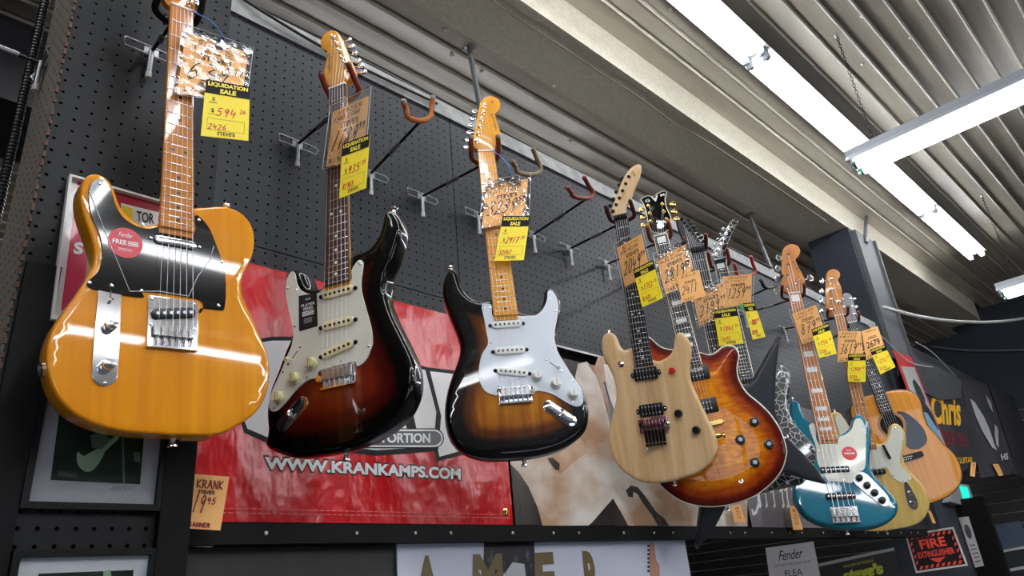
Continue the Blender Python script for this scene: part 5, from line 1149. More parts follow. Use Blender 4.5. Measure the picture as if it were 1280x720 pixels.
# column at the far end of the pegboard
struct('wall_column', MB().box(V(4.82, 1.372, -EYE), V(5.2, 1.655, 2.16)), NAVY)
struct('trim_9', MB().box(V(4.86, 1.34, 1.22), V(5.19, 1.3715, 2.14)), mat('grey_metal_post', (74, 76, 80), .65))
struct('trim_10', MB().box(V(5.17, 1.322, 1.22), V(5.19, 1.3399, 2.14)), MATS['grey_metal_post'])
# dark wall after the column
DARKB = mat('dark_board', (36, 37, 41), .6)
struct('wall_back_far', MB().box(V(5.2, 1.39, .62), V(X1-.021, 1.42, 1.42)), DARKB)
# ================================================================ cables, struts, lamps
GRCAB = mat('grey_cable', (176, 178, 176), .5); BKCAB = mat('black_cable', (20, 20, 22), .5)
def cable(name, pts, r, m, label, cat='cable', sub=8):
    pts = [Vector(p) for p in pts]; k = []
    for i in range(len(pts)-1):
        p0 = pts[max(i-1, 0)]; p1 = pts[i]; p2 = pts[i+1]; p3 = pts[min(i+2, len(pts)-1)]
        for s_ in range(sub):
            t = s_/sub; k.append(.5*((2*p1)+(p2-p0)*t+(2*p0-5*p1+4*p2-p3)*t*t+(3*p1-p0-3*p2+p3)*t**3))
    k.append(pts[-1])
    o = MB().tube(k, r, 8).build(name, m, smooth=True); return meta(o, label, cat)
for i, (y, z, a, lb) in enumerate(((1.392, 1.470, 0, 'thin black cable lying along the top of the pegboard, front one'), (1.41, 1.476, 1.1, 'thin black cable lying along the top of the pegboard, middle one'), (1.435, 1.478, 2.2, 'thin black cable lying along the top of the pegboard, rear one'))):
    cable('cable', [V(.52+.45*k, y+.006*math.sin(k*1.7+a), z+.008*math.sin(k*1.3+a)+.012*(k % 3 == 1)) for k in range(10)], .0035, BKCAB, lb)
cable('cable', [V(.50, 1.39, 1.49), V(.62, 1.375, 1.45), V(.85, 1.378, 1.432), V(1.2, 1.378, 1.44)], .004, BKCAB, 'black cable sagging in front of the grey strip at the top left of the pegboard')
cable('cable', [onY(1103, 384, 1.31), onY(1150, 396, 1.2), onY(1200, 402, 1.1), onY(1250, 402, 1.0), onY(1300, 395, .9)], .012, GRCAB, 'thick pale grey cable sagging from the column towards the right edge')
a0, a1 = onX(1165, 433, 8.3), onX(1290, 437, 8.3)
cable('cable', [a0, a0.lerp(a1, .35)+Vector((0, 0, -.03)), a0.lerp(a1, .7)+Vector((0, 0, -.02)), a1], .010, mat('dim_cable', (92, 96, 108), .5), 'thin dim cable crossing the navy far wall')
cable('cable', [onY(1080, 403, 1.33), onY(1092, 412, 1.3), onY(1110, 428, 1.3), onY(1135, 452, 1.3), onY(1165, 459, 1.32)], .0045, GRCAB, 'grey cable looping over the top of the column behind the acoustic guitar')
cable('cable', [onY(1145, 428, 1.36), onY(1162, 438, 1.34), onY(1180, 455, 1.34), onY(1195, 472, 1.36)], .0045, GRCAB, 'grey cable running down the dark draped wall to the right of the column')
# corrugated conduit
mb = MB(); prof = []
k = 0; z = -.9
while z < 1.75:
    prof += [(z, .0072), (z+.002, .0092), (z+.005, .0092), (z+.007, .0072)]; z += .0085
mb.lathe(V(.192, 1.535, 0), (0, 0, 1), prof, 16)
meta(mb.build('corrugated_conduit', mat('conduit_black', (20, 20, 21), .35), smooth=True, angle=SHARP), 'black corrugated flexible conduit running up behind the left column', 'conduit')
# wall braces
def strap(a, b, w, lb):
    a, b = Vector(a), Vector(b); r = thing('wall_brace', lb, 'brace', a, None)
    MB().tube([a, b], w, 4).build('strut', mat('galvanised_strut', (138, 142, 146), .4, .8), r, offset=a)
    MB().box(a-Vector((.02, .02, .0)), a+Vector((.02, .02, .004))).build('foot_plate', MATS['galvanised_strut'], r, offset=a)
    for s_ in (-.018, .018): MB().lathe(a+Vector((s_, 0, 0)), (0, 0, -1), [(0, .006), (.005, .005), (.006, .002)], 10).build('bolt', STEEL, r, offset=a)
strap(V(1.675, 1.70, 2.155), V(1.455, 1.43, 1.44), .011, 'grey metal strut rising from the pegboard top to the ceiling behind the third guitar')
strap(V(4.06, 1.70, 2.155), V(3.55, 1.43, 1.44), .011, 'grey metal rod rising to the ceiling between the crackle guitar and the teal bass')
# flat conduit hook on the column top
cable('conduit', [onY(1082, 262, 1.36), onY(1083, 266, 1.34), onY(1082, 290, 1.33), onY(1083, 303, 1.33)], .014, mat('post_conduit', (120, 122, 124), .4, .5), 'short grey conduit bend at the top of the column', 'conduit')
# fluorescent lamps
TUBE = mat('lit_fluorescent_tube', (255, 255, 255), .5, emit=((250, 252, 255), 13.))
LWHITE = mat('white_lamp_enamel', (150, 154, 160), .45)
LGREEN = mat('green_tube_end', (20, 90, 60), .4)
def lamp(o, d, L, label, group, units=1, wide=.135, chain=None, ends=True):
    """twin-tube batten: o = middle of its top at one end, d = direction it runs in"""
    o = Vector(o); d = Vector(d).normalized(); q = Vector((0, 0, 1)).cross(d); Z = Vector((0, 0, 1))
    r = thing('fluorescent_light', label, 'ceiling light', o, group)
    def P(a, b, c): return d*a+q*b+Z*c
    h = wide/2
    prof = [(-h*.62, 0), (h*.62, 0), (h*.62, -.030), (h, -.058), (h, -.062), (-h, -.062), (-h, -.058), (-h*.62, -.030)]
    mb = MB(); n = len(prof); mb.add([P(a, b, c) for a in (0, L) for b, c in prof], [(i, (i+1) % n, n+(i+1) % n, n+i) for i in range(n)]+[tuple(range(n)), tuple(range(n, 2*n))])
    mb.build('housing', LWHITE, r)
    for s_ in (-1, 1):
        x = s_*h*.55; 
        for u in range(units):
            a0 = .035+(L/units)*u; a1 = (L/units)*(u+1)-.035
            MB().tube([P(a0, x, -.086), P(a1, x, -.086)], .0175, 10, cap=True).build('tube', TUBE, r, smooth=True, angle=SHARP)
            for a, b in ((a0-.018, a0), (a1, a1+.018)):
                MB().tube([P(a, x, -.086), P(b, x, -.086)], .0182, 10).build('tube_cap', LGREEN if ends else STEEL, r, smooth=True, angle=SHARP)
            for a in (a0-.022, a1+.012): 
                mb = MB(); c0 = P(a, x-.016, -.105); c1 = P(a+.010, x+.016, -.060)
                lo = [min(c0[i], c1[i]) for i in range(3)]; hi = [max(c0[i], c1[i]) for i in range(3)]
                mb.box(lo, hi).build('lampholder', LWHITE, r)
    return r
def chain(p0, p1, label):
    p0, p1 = Vector(p0), Vector(p1); r = thing('chain', label, 'chain', p0, 'lamp chains')
    d = (p1-p0); L = d.length; d.normalize(); n = int(L/.019); a = d.cross(Vector((1, 0, 0))).normalized(); b = d.cross(a)
    for i in range(n):
        c = d*(i+.5)*(L/n); s_ = a if i % 2 else b
        pts = [c+d*(.0120*math.cos(t))+s_*(.0055*math.sin(t)) for t in [2*PI*k/10 for k in range(11)]]
        MB().tube(pts, .0015, 5, cap=False).build('link', BLKMET, r, smooth=True)
    MB().lathe((0, 0, 0), (0, 0, -1), [(-.01, .004), (.004, .012), (.01, .010), (.012, .004)], 12).build('ceiling_hook', STEEL, r, smooth=True)
    return r
# surface-mounted row along the ceiling
GR = 'fluorescent battens mounted in a row on the ceiling'
yr = .975
xj = [(-2.05, 2.44, 1), (.395, 2.44, 1), (2.84, 2.44, 1), (5.285, 1.22, 1)]
for (x, L, u), lb in zip(xj, ('batten of the ceiling row furthest behind the camera', 'first bright batten of the ceiling row, entering at the top edge', 'second bright batten of the ceiling row, crossed by the hanging lamp', 'last and shortest batten of the ceiling row, furthest away')):
    lamp(V(x, yr, 2.33), (1, 0, 0), L, lb, GR, u, .15, ends=False)
GH = 'fluorescent lamps hung on chains across the aisle'
for x, lb in ((.64, 'hanging lamp nearest the camera, above the frame'), (3.135, 'large white hanging twin-tube lamp at the upper right, on a chain'), (5.60, 'far hanging twin-tube lamp at the right edge, on a chain')):
    zt = 1.735 if x < 4 else 1.70
    lamp(V(x, .80, zt), (0, -1, 0), 2.44, lb, GH)
    if x > 1: 
        chain(V(x-.02, .68, 2.34), V(x-.01, .68, zt+.01), 'chain holding the %s hanging lamp' % ('large upper right' if x < 4 else 'far right-edge'))
for x in (.64, 3.135, 5.60): lamp(V(x, -1.80, 1.735), (0, -1, 0), 2.44, 'added unseen hanging lamp behind the camera, lighting the guitar fronts', GH)  # unseen lamps added to light the guitar fronts
for x, y_ in ((1.0, 2.6), (1.0, 3.6), (3.6, 3.9)): lamp(V(x, y_, 1.72), (1, 0, 0), 2.44, 'batten on the rear ceiling behind the pegboard wall', 'rear ceiling battens')

for k, x in enumerate((-6.0, -3.2, -.4, 2.4, 5.2)):
    lamp(V(x, -2.45, 2.33), (1, 0, 0), 2.44, 'batten on the ceiling above the shop floor behind the camera, nearer row', 'ceiling battens behind the camera', wide=.15)
    if x > -1: lamp(V(x, -4.4, 2.33), (1, 0, 0), 2.44, 'batten on the ceiling above the shop floor behind the camera, further row', 'ceiling battens behind the camera', wide=.15)
# shop windows in the two walls behind the camera
DAY = mat('daylight_glass', (220, 228, 240), .1, emit=((214, 230, 255), 1.1)); SASH = mat('window_sash', (60, 60, 62), .5)
def window(n, a, b, axis):
    (u0, z0), (u1, z1) = a, b
    def P(u, z, d): return V(u, YF+d, z) if axis == 'y' else V(X0+d, u, z)
    o = MB().box(P(u0, z0, .0), P(u1, z1, .02)); w_ = struct('window_%d' % n, o, DAY)
    k = int((u1-u0)/.9)
    for i in range(k+1):
        u = u0+(u1-u0)*i/k; MB().box(P(u-.03, z0-.03, .02), P(u+.03, z1+.03, .07)).build('mullion', SASH, w_)
    for z in (z0, z1): MB().box(P(u0-.03, z-.03, .02), P(u1+.03, z+.03, .07)).build('rail', SASH, w_)
window(1, (-4.2, -.4), (-.6, 1.3), 'y'); window(2, (-6.4, .1), (-2.8, 1.9), 'x')

# ================================================================ banners and prints
def qY(pts, y): return [onY(*p, y) for p in pts]
def vinyl(name, col, col2, s=3., rough=.28, st=.9):
    return mat(name, col, rough, var=(col2, 2.2, (1.5, 1, .6), .3, .75), bump=(s, st, (1.6, 1, .35)), spec=.6)
VRED = mat('red_vinyl', (204, 6, 20), .26, var=((186, 4, 16), 2.2, (1.5, 1, .6), .3, .75), bump=(4.5, .8, (1.5, 1, .8), .03), spec=.6)
VWHT = mat('white_vinyl', (236, 236, 234), .4, var=((212, 212, 212), 4, (1, 1, 1)))
VBLK = mat('black_vinyl', (8, 8, 9), .5, spec=.25)
VBRN = vinyl('dark_brown_vinyl', (44, 38, 36), (58, 50, 46), 7)
def flat(P, m, name, parent, y, off, org, order=0):
    """a printed area on a banner hanging in the plane y: P are points (x, z) in the world"""
    mb = MB(); mb.poly(P, lambda a, b: Vector((a, y-off, b))); return mb.build(name, m, parent, offset=org)
def pxw(pts, y): return [((onY(*p, y)).x, (onY(*p, y)).z) for p in pts]
def banner(name, x0, x1, z0, z1, m, label, y=1.384, t=.0012, cat='banner', group=None):
    org = V(x0, y, z1); r = thing(name, label, cat, org, group)
    MB().box(V(x0, y, z0)-org, V(x1, y+t, z1)-org).build('sheet', m, r); return r, org
# red amplifier banner
y = 1.384
r, org = banner('vinyl_banner', .512, 1.384, .191, .737, VRED, 'red vinyl banner with white emblem and web address behind the first three guitars', group='vinyl banners')
out_ = pxw([(296, 428), (340, 421), (368, 421), (430, 430), (533, 459), (592, 466), (606, 562), (545, 577), (543, 564), (470, 570), (332, 553), (305, 541), (299, 520)], y)
inn_ = pxw([(300, 432), (340, 426), (366, 426), (430, 435), (536, 464), (587, 470), (600, 557), (549, 571), (546, 558), (470, 563), (335, 547), (309, 536), (303, 520)], y)
flat(out_, VBLK, 'emblem_outline', r, y, .0006, org); flat(inn_, VWHT, 'emblem', r, y, .0011, org)
flat(pxw([(531, 462), (537, 464), (551, 520), (547, 566), (541, 560), (545, 515)], y), VBLK, 'emblem_stripe', r, y, .0016, org)
flat(pxw([(496, 500), (509, 486), (521, 540), (510, 540), (502, 520), (498, 541), (488, 541)], y), VBLK, 'emblem_stripe', r, y, .0016, org)
def pill(x0, y0, x1, y1, grow=0):
    r_ = (y1-y0)/2+grow; cy_ = (y0+y1)/2; pts = []
    for k in range(9): a = -PI/2+PI*k/8; pts.append((x1-(y1-y0)/2+r_*math.cos(a), cy_+r_*math.sin(a)))
    for k in range(9): a = PI/2+PI*k/8; pts.append((x0+(y1-y0)/2+r_*math.cos(a), cy_+r_*math.sin(a)))
    return pts
flat(pxw(pill(440, 538, 552, 558, 2.5), y), VBLK, 'badge_outline', r, y, .0019, org); flat(pxw(pill(440, 538, 552, 558, 1), y), VWHT, 'badge_rim', r, y, .0022, org); flat(pxw(pill(440, 538, 552, 558, -1.2), y), mat('badge_grey', (46, 46, 50), .3), 'badge', r, y, .0025, org)
def strip(px0, px1, y, off):
    """printing surface between two pixel columns of the banner plane: a=(x,top,bottom) in world units"""
    (xa, za, zb), (xb, zc, zd) = px0, px1
    return lambda u, v: Vector((xa+(xb-xa)*u, y-off, (za+(zc-za)*u)*(1-v)+(zb+(zd-zb)*u)*v))
def ptxt(r, org, txt, TL, BL, TR, BR, y, m, off, bold=0., shear=0., name='lettering'):
    a, b, c, d = onY(*TL, y), onY(*BL, y), onY(*TR, y), onY(*BR, y)
    s = lambda u, v: (a.lerp(c, u)).lerp(b.lerp(d, u), v)+Vector((0, -off, 0))
    mb = MB(); put_text(mb, txt, 0, 0, 1, 1, s, bold, shear); return mb.build(name, m, r, offset=org)
ptxt(r, org, 'DISTORTION', (452, 541), (452, 554), (537, 542), (537, 554), y, VWHT, .0029, .035)
ptxt(r, org, 'WWW.KRANKAMPS.COM', (328.6, 568.8), (328.6, 588.5), (577, 584), (577, 601.5), y, VBLK, .0007, .075)
ptxt(r, org, 'WWW.KRANKAMPS.COM', (330.5, 571), (330.5, 586.5), (575.5, 585.5), (575.5, 600), y, VWHT, .0012, .042)
st_ = MB(); STW = mat('pale_stitching', (226, 120, 118), .5)
for zz in (.207, .215):
    x = .52
    while x < 1.37: st_.box(V(x, y-.0010, zz)-org, V(x+.011, y-.0002, zz+.0013)-org); x += .015
st_.build('hem_stitching', STW, r)
for z in (.222,): MB().lathe(V(1.358, y, z)-org, (0, -1, 0), [(0, .010), (.0015, .010), (.002, .006), (.0006, .004)], 20).build('grommet', GOLD, r, smooth=True, angle=SHARP)
# brown banner with a pale guitar-body picture
r, org = banner('vinyl_banner', 1.392, 2.62, .191, .690, VBRN, 'dark brown vinyl banner printed with a pale weathered guitar body and a hand', group='vinyl banners')
PALE = mat('pale_print', (176, 140, 108), .32, var=((222, 216, 206), 3.4, (1, 1, 1.6), .38, .58), bump=(7, .8, (1.6, 1, .35)))
SKIN = mat('print_skin', (206, 176, 148), .4, var=((160, 110, 76), 9, (1, 1, 1)), bump=(7, .6, (1.6, 1, .35)))
flat(pxw([(637.5, 580), (648, 590), (660, 608), (672, 635), (678, 657), (735, 657), (740, 653), (753, 638), (766, 623), (776, 640), (785, 657), (934, 658), (934, 560), (880, 520), (800, 500), (765, 560), (760, 520), (752, 490), (744, 462), (733, 452), (722, 455), (719, 470), (720, 500), (640, 520)], y), PALE, 'printed_guitar_body', r, y, .0008, org)
flat(pxw([(734, 455), (748, 458), (760, 500), (762, 520), (755, 500), (745, 470)], y), SKIN, 'printed_hand', r, y, .0012, org)
flat(pxw([(742, 461), (747, 447), (753, 445), (757, 455), (762, 456), (768, 470), (772, 500), (764, 490), (758, 478), (750, 476), (745, 470)], y), SKIN, 'printed_hand', r, y, .0015, org)
flat(pxw([(754, 455), (762, 457), (772, 475), (776, 505), (770, 520), (762, 500), (757, 480)], y), PALE, 'printed_hand', r, y, .0018, org)
flat(pxw([(684, 574), (699, 568), (722, 545), (729, 553), (732, 566), (712, 582), (700, 593), (696, 588), (692, 580)], y), SKIN, 'printed_label', r, y, .0015, org)
flat(pxw([(684, 573), (690, 572), (699, 580), (698, 588), (693, 587)], y), VBRN, 'printed_dark_patch', r, y, .002, org)  # small dark brown patch printed over the label's left tip
flat(pxw([(782, 613), (788, 607), (797, 609), (806, 620), (820, 640), (830, 648), (836, 657), (822, 657), (815, 645), (804, 630), (796, 617), (791, 615), (791, 622), (785, 621)], y), VBRN, 'printed_sound_hole', r, y, .0012, org)
flat(pxw([(862, 600), (880, 618), (900, 650), (895, 652), (872, 622)], y), SKIN, 'printed_crease', r, y, .0012, org)
# grey banner with white blackletter word
VGRY = mat('grey_print', (92, 88, 94), .35, var=((118, 114, 122), 1.5, (1, 1, 1)), bump=(7, .6, (1.6, 1, .35)))
r, org = banner('vinyl_banner', 2.64, 3.895, .191, .728, VGRY, 'grey vinyl banner with a white blackletter word behind the teal bass', group='vinyl banners')
WV = mat('white_print', (226, 226, 224), .4)
def stroke(mb, pts, w, y, off, org, w2=None):
    pts = [onY(*p, y) for p in pts]
    for i, (a, b) in enumerate(zip(pts[:-1], pts[1:])):
        d = (b-a); d.normalize(); q = Vector((-d.z, 0, d.x)); 
        mb.add([p+Vector((0, -off, 0)) for p in (a-q*w-d*w*.3, b-q*w+d*w*.3, b+q*w+d*w*.3, a+q*w-d*w*.3)], [(0, 1, 2, 3)])
for i, x in enumerate((948, 956, 966, 977, 983, 992, 999)):
    top = 614-i*1.2; mb = MB()
    stroke(mb, [(x, top), (x+.8, 622), (x+2.5, 631), (x+1, 634)], .0058, y, .0012, org)
    stroke(mb, [(x-3, top+4), (x+1, top+1)], .004, y, .0012, org); mb.build('lettering', WV, r, offset=org)
mb = MB()
stroke(mb, [(941, 620), (947, 617), (948, 630), (945, 640), (941, 643), (940, 637)], .006, y, .0012, org)
mb.build('lettering', WV, r, offset=org); mb = MB(); stroke(mb, [(969, 612), (970, 602)], .005, y, .0012, org)
mb.build('lettering', WV, r, offset=org)
# banners beyond the column
def qbanner(Q, y, m, label, group='dark banners beyond the column'):
    Q = [onY(*q, y) for q in Q]; org = Q[0].copy(); r = thing('cloth_banner', label, 'banner', org, group); slab(Q, .002, 'sheet', m, r, org, grid=4); return r, org
DK = mat('dark_cloth', (34, 34, 38), .6, var=((50, 50, 56), 3, (1, 1, 1)), bump=(5, .7, (1, 1, .5)))
DK2 = mat('charcoal_cloth', (62, 62, 68), .6, var=((46, 46, 52), 3, (1, 1, 1)), bump=(5, .7, (1, 1, .5)))
yb = 1.372
r, org = qbanner([(1128, 478), (1197, 470), (1224, 578), (1165, 610)], yb, DK, 'dark banner with gold gothic lettering above a red line, right of the acoustic guitar')
GOLDP = mat('gold_print', (222, 168, 40), .5); REDP = mat('dark_red_print', (120, 28, 40), .5)
mb = MB(); W_ = .016
for pts in ([(1160, 492), (1166, 502), (1172, 520), (1178, 522)], [(1162, 504), (1163, 516), (1170, 526)], [(1172, 495), (1178, 510), (1182, 528), (1184, 536)], [(1176, 508), (1184, 504), (1188, 524)], [(1184, 506), (1190, 528)],
            [(1186, 503), (1192, 512), (1196, 528)], [(1192, 506), (1197, 505), (1196, 512), (1201, 528), (1196, 530)], [(1178, 496), (1184, 503)]):
    stroke(mb, pts, W_, yb, .002, org)
ptxt(r, org, 'Chris', (1159, 492), (1168, 530), (1198, 495), (1203, 533), yb, GOLDP, .0025, .035, .35, name='gothic_lettering')
ptxt(r, org, 'YOUR YEAR', (1176, 538), (1178, 556), (1208, 543), (1210, 558), yb, REDP, .002, .02); ptxt(r, org, 'GUITAR', (1196, 572), (1198, 580), (1215, 571), (1216, 578), yb, GOLDP, .002, .02)
r, org = qbanner([(1200, 474), (1234, 480), (1272, 592), (1226, 597)], yb+.004, DK2, 'dark banner printed with a pale wing, right of the gothic lettering')
mb = MB()
for P_ in ([(1212, 498), (1218, 503), (1229, 520), (1236, 536), (1243, 556), (1246, 563), (1240, 560), (1228, 540), (1219, 520)], [(1231, 493), (1238, 502), (1241, 516), (1236, 508)], [(1243, 530), (1247, 536), (1248, 560), (1245, 556), (1243, 545)]):
    mb.poly([tuple(onY(*p, yb)) for p in P_])
for v in range(len(mb.v)): mb.v[v] = Vector((mb.v[v].x, yb-.003, mb.v[v].z))
mb.build('printed_wing', mat('pale_grey_print', (176, 176, 182), .5), r, offset=org); ptxt(r, org, 'HS', (1250, 568), (1252, 576), (1259, 566), (1260, 574), yb, WV, .004, .03)
r, org = qbanner([(1236, 480), (1262, 494), (1280, 560), (1278, 585), (1262, 560)], yb+.006, DK, 'plain black cloth at the far end of the banner wall') if False else qbanner([(1236, 480), (1258, 492), (1279, 566), (1268, 575)], yb+.006, DK, 'plain black cloth at the far end of the banner wall')
mb = MB(); prof = [onY(*p, 1.36) for p in ((1116, 425), (1128, 428), (1140, 442), (1150, 452), (1165, 456), (1182, 466), (1200, 476))]; bot = [onY(*p, 1.37) for p in ((1122, 470), (1140, 480), (1150, 488), (1160, 494), (1172, 500), (1185, 500), (1200, 498))]
mb.v = prof+bot; n = len(prof); mb.f = [(i, i+1, n+i+1, n+i) for i in range(n-1)]; 
o = mb.build('draped_cloth', mat('grey_drape', (52, 53, 57), .8, bump=(6, .8, (1, 1, 1))), None); o.modifiers.new('thickness', 'SOLIDIFY').thickness = .01
meta(o, 'crumpled dark grey cloth draped along the wall top right of the column', 'cloth')
# red-framed portrait poster on the column
Q = [onY(*p, 1.318) for p in ((1116, 437), (1139.5, 447), (1184, 560), (1163, 566))]; org = Q[0].copy()
r = thing('poster', 'tall red-bordered black and white portrait poster on the column behind the acoustic guitar', 'poster', org); slab(Q, .004, 'sheet', mat('poster_red', (196, 44, 52), .4), r, org)
s, sz, n = quad_surf(Q, .0008); mb = MB(); mb.add([s(.12, .16), s(.90, .12), s(.95, .97), s(.12, .97)], [(0, 1, 2, 3)]); mb.build('printed_panel', mat('poster_grey', (168, 172, 168), .4), r, offset=org)
s, sz, n = quad_surf(Q, .0016); mb = MB(); mb.poly([tuple(s(a, b)) for a, b in ((.45, .30), (.62, .26), (.78, .34), (.82, .46), (.74, .52), (.90, .62), (.92, .80), (.40, .80), (.36, .62), (.50, .52), (.42, .42))]); mb.build('printed_portrait', mat('poster_dark', (40, 40, 44), .5), r, offset=org)
mb = MB(); mb.poly([tuple(s(a, b)) for a, b in ((.14, .60), (.60, .62), (.90, .84), (.92, .96), (.15, .96))]); 
for v in range(len(mb.v)): mb.v[v] += n*.0006
mb.build('printed_blue_area', mat('poster_blue', (120, 158, 186), .4), r, offset=org)

# ================================================================ pictures on the left column
def framed(Q, y, border, fm, label, prints, mm_=(206, 206, 208), fw=.012, ft=.014):
    Q = [onY(*q, y) for q in Q] if not isinstance(Q[0], Vector) else Q
    org = Q[0].copy(); r = thing('picture_frame', label, 'picture', org, 'framed pictures on the left column')
    slab([q+Vector((0, ft-.002, 0)) for q in Q], .004, 'backing', mat('mat_%d_%d' % (mm_[0], mm_[2]), mm_, .25, coat=.3), r, org)
    s, sz, n = quad_surf([q for q in Q]); a = fw/sz[0]; b = fw/sz[1]
    fr = MB()
    for L_ in (((0, 0), (1, 0), (1-a, b), (a, b)), ((1, 0), (1, 1), (1-a, 1-b), (1-a, b)), ((1, 1), (0, 1), (a, 1-b), (1-a, 1-b)), ((0, 1), (0, 0), (a, b), (a, 1-b))):
        f_ = [s(*p) for p in L_]; fr.add(f_+[p-n*ft for p in f_], [(0, 1, 2, 3), (7, 6, 5, 4), (0, 4, 5, 1), (1, 5, 6, 2), (2, 6, 7, 3), (3, 7, 4, 0)])
    fr.build('frame', fm, r, offset=org)
    yy = y+ft-.002
    k = 0
    for nm, pts, m in prints:
        if nm == 'photograph_detail' and len(pts) > 5: pts = [tuple(v) for v in smooth_closed(pts, 4)]
        k += 1; mb = MB(); mb.poly(pxw(pts, yy), lambda a_, b_, kk=k: Vector((a_, yy-.0004*kk, b_))); mb.build(nm, m, r, offset=org)
    return r, org, yy
FBLK = mat('frame_black', (6, 6, 8), .45, spec=.2)
GREEN1 = mat('photo_dark_green', (24, 34, 30), .3, var=((38, 52, 44), 14, (1, 1, 1)), coat=.2); PGRN = mat('photo_pale_green', (132, 156, 132), .35, coat=.2); PGR2 = mat('photo_mid_green', (66, 84, 70), .35)
FWH = mat('frame_white', (206, 204, 200), .35)
PINK = mat('poster_crimson', (176, 34, 66), .3, var=((198, 70, 96), 2.5, (1, 1, 1)), coat=.3)
# red and white poster partly hidden by the butterscotch guitar
Q = [(87.5, 217), (236, 260), (222, 408), (64, 399)]
yk = 1.262
r, org, yy = framed(Q, yk, 0, FWH, 'red poster in a white frame half hidden behind the butterscotch guitar', [
    ('printed_panel', [(97, 227), (228, 265), (214, 399), (76, 388)], PINK),
    ('printed_stripe', [(143, 239), (200, 256), (198, 270), (143, 252)], mat('poster_deep_red', (150, 16, 44), .3)),
    ('printed_box', [(151, 254), (215, 270), (212, 292), (151, 276)], mat('print_white', (220, 220, 214), .4)),
    ('printed_box', [(152, 257), (166, 261), (166, 277), (152, 274)], mat('print_yellow', (232, 196, 40), .4))], mm_=(214, 212, 208), fw=.004)
ptxt(r, org, 'TOR', (170, 264), (170, 277), (192, 268), (192, 281), yy, INK, .0026, .02); ptxt(r, org, 'S', (92.5, 303), (91, 318), (104, 304), (103, 319), yy, mat('print_white2', (226, 222, 220), .4), .0026, .05)
# stage photograph
Q = [onY(x_, y_, 1.2635) for x_, y_ in ((25, 635), (202.5, 638.5))]; a, b = Q; top = onY(52, 470, 1.2635).z
Q = [Vector((a.x, a.y, top)), Vector((b.x, b.y, top)), b, a]
r, org, yy = framed(Q, 1.2635, 0, FBLK, 'black-framed dark green stage photograph below the butterscotch guitar', [
    ('photograph', [(76, 500), (182, 520), (175, 605.5), (63, 600)], GREEN1),
    ('photograph_detail', [(97, 565), (104, 570), (112, 566), (122, 561), (131, 562), (127, 573), (118, 586), (109, 590), (101, 586), (96, 577)], PGRN),
    ('photograph_detail', [(118, 565), (140, 548), (147, 545), (148, 549), (141, 555), (124, 570)], PGRN),
    ('photograph_detail', [(152, 548), (154, 548), (156, 604), (153, 604)], PGR2),
    ('photograph_detail', [(166, 566), (174, 565), (175, 578), (167, 577)], PGR2),
    ('photograph_detail', [(72, 588), (96, 590), (96, 598), (71, 596)], mat('photo_black', (8, 10, 10), .4)),
    ('photograph_detail', [(112, 545), (127, 540), (138, 550), (126, 562), (114, 560)], PGR2)], mm_=(150, 150, 156), fw=.010)
sg_ = MB(); pts = [(139, 612), (143, 607), (141, 613), (147, 608), (150, 611), (154, 608), (157, 612), (160, 606), (161, 611), (166, 608)]
P3 = [onY(*p, yy-.003) for p in pts]; sg_.tube(P3, .0004, 4); sg_.build('signature', INK, r, offset=org)
# second photograph, cut by the bottom edge
a = onY(17.5, 688, 1.2635); b = onY(198.5, 684, 1.2635); zt = (a.z+b.z)/2
Q = [Vector((a.x, a.y, zt)), Vector((b.x, b.y, zt)), Vector((b.x, b.y, zt-.30)), Vector((a.x, a.y, zt-.30))]
r, org, yy = framed(Q, 1.2635, 0, FBLK, 'black-framed picture with white mat at the bottom left edge', [
    ('photograph', [(48, 717), (167, 712.5), (160, 790), (44, 790)], GREEN1), ('photograph_detail', [(129, 714), (138, 712), (139, 720), (134, 724), (129, 722)], PGRN)], mm_=(186, 192, 196), fw=.010)

# ================================================================ below the pegboard
r, org = None, None
# wide poster
yP = 1.402; org = V(1.028, yP, .1495); r = thing('poster', 'wide white poster with large gold capitals under the pegboard', 'poster', org)
MB().box(V(1.028, yP, -.75)-org, V(2.197, yP+.003, .1495)-org).build('sheet', mat('poster_white', (196, 200, 216), .35), r)
GB = mat('dull_gold_print', (104, 88, 54), .5)
for ch, (tl, bl, tr, br) in dict(A=((521, 695), (517, 760), (545, 694), (551, 759)), M=((591, 693), (590, 757), (627, 692), (630, 756)), E=((667, 691), (670, 756), (691, 690), (697, 755)), R=((727, 689), (733, 754), (744, 688.5), (756, 753))).items():
    ptxt(r, org, ch, tl, bl, tr, br, yP, GB, .0016, .05)
HAIR = mat('print_hair', (24, 24, 30), .5, var=((110, 112, 120), 26, (1.5, 1, .6), .6, .8))
mb = MB(); mb.poly(pxw([(605, 675), (625, 672), (650, 673), (667, 676), (669, 700), (668, 740), (640, 745), (630, 715), (622, 745), (603, 730)], yP), lambda a_, b_: Vector((a_, yP-.0008, b_))); mb.build('printed_portrait', HAIR, r, offset=org)
mb = MB(); mb.poly(pxw([(640, 703), (655, 705), (662, 760), (625, 760), (632, 715)], yP), lambda a_, b_: Vector((a_, yP-.0012, b_))); mb.build('printed_face', mat('print_face', (176, 176, 184), .5), r, offset=org)
mb = MB(); mb.poly(pxw([(812, 680), (817, 679), (820, 700), (824, 706), (826, 760), (814, 760), (811, 700)], yP), lambda a_, b_: Vector((a_, yP-.0008, b_))); mb.build('printed_headstock', mat('print_wood', (176, 128, 104), .5), r, offset=org)
mb = MB()
for k in range(7): mb.poly(pxw([(809, 681+k*5.2), (812, 681+k*5.2), (812, 684+k*5.2), (809, 684+k*5.2)], yP), lambda a_, b_: Vector((a_, yP-.0008, b_)))
mb.build('printed_pegs', INK, r, offset=org)
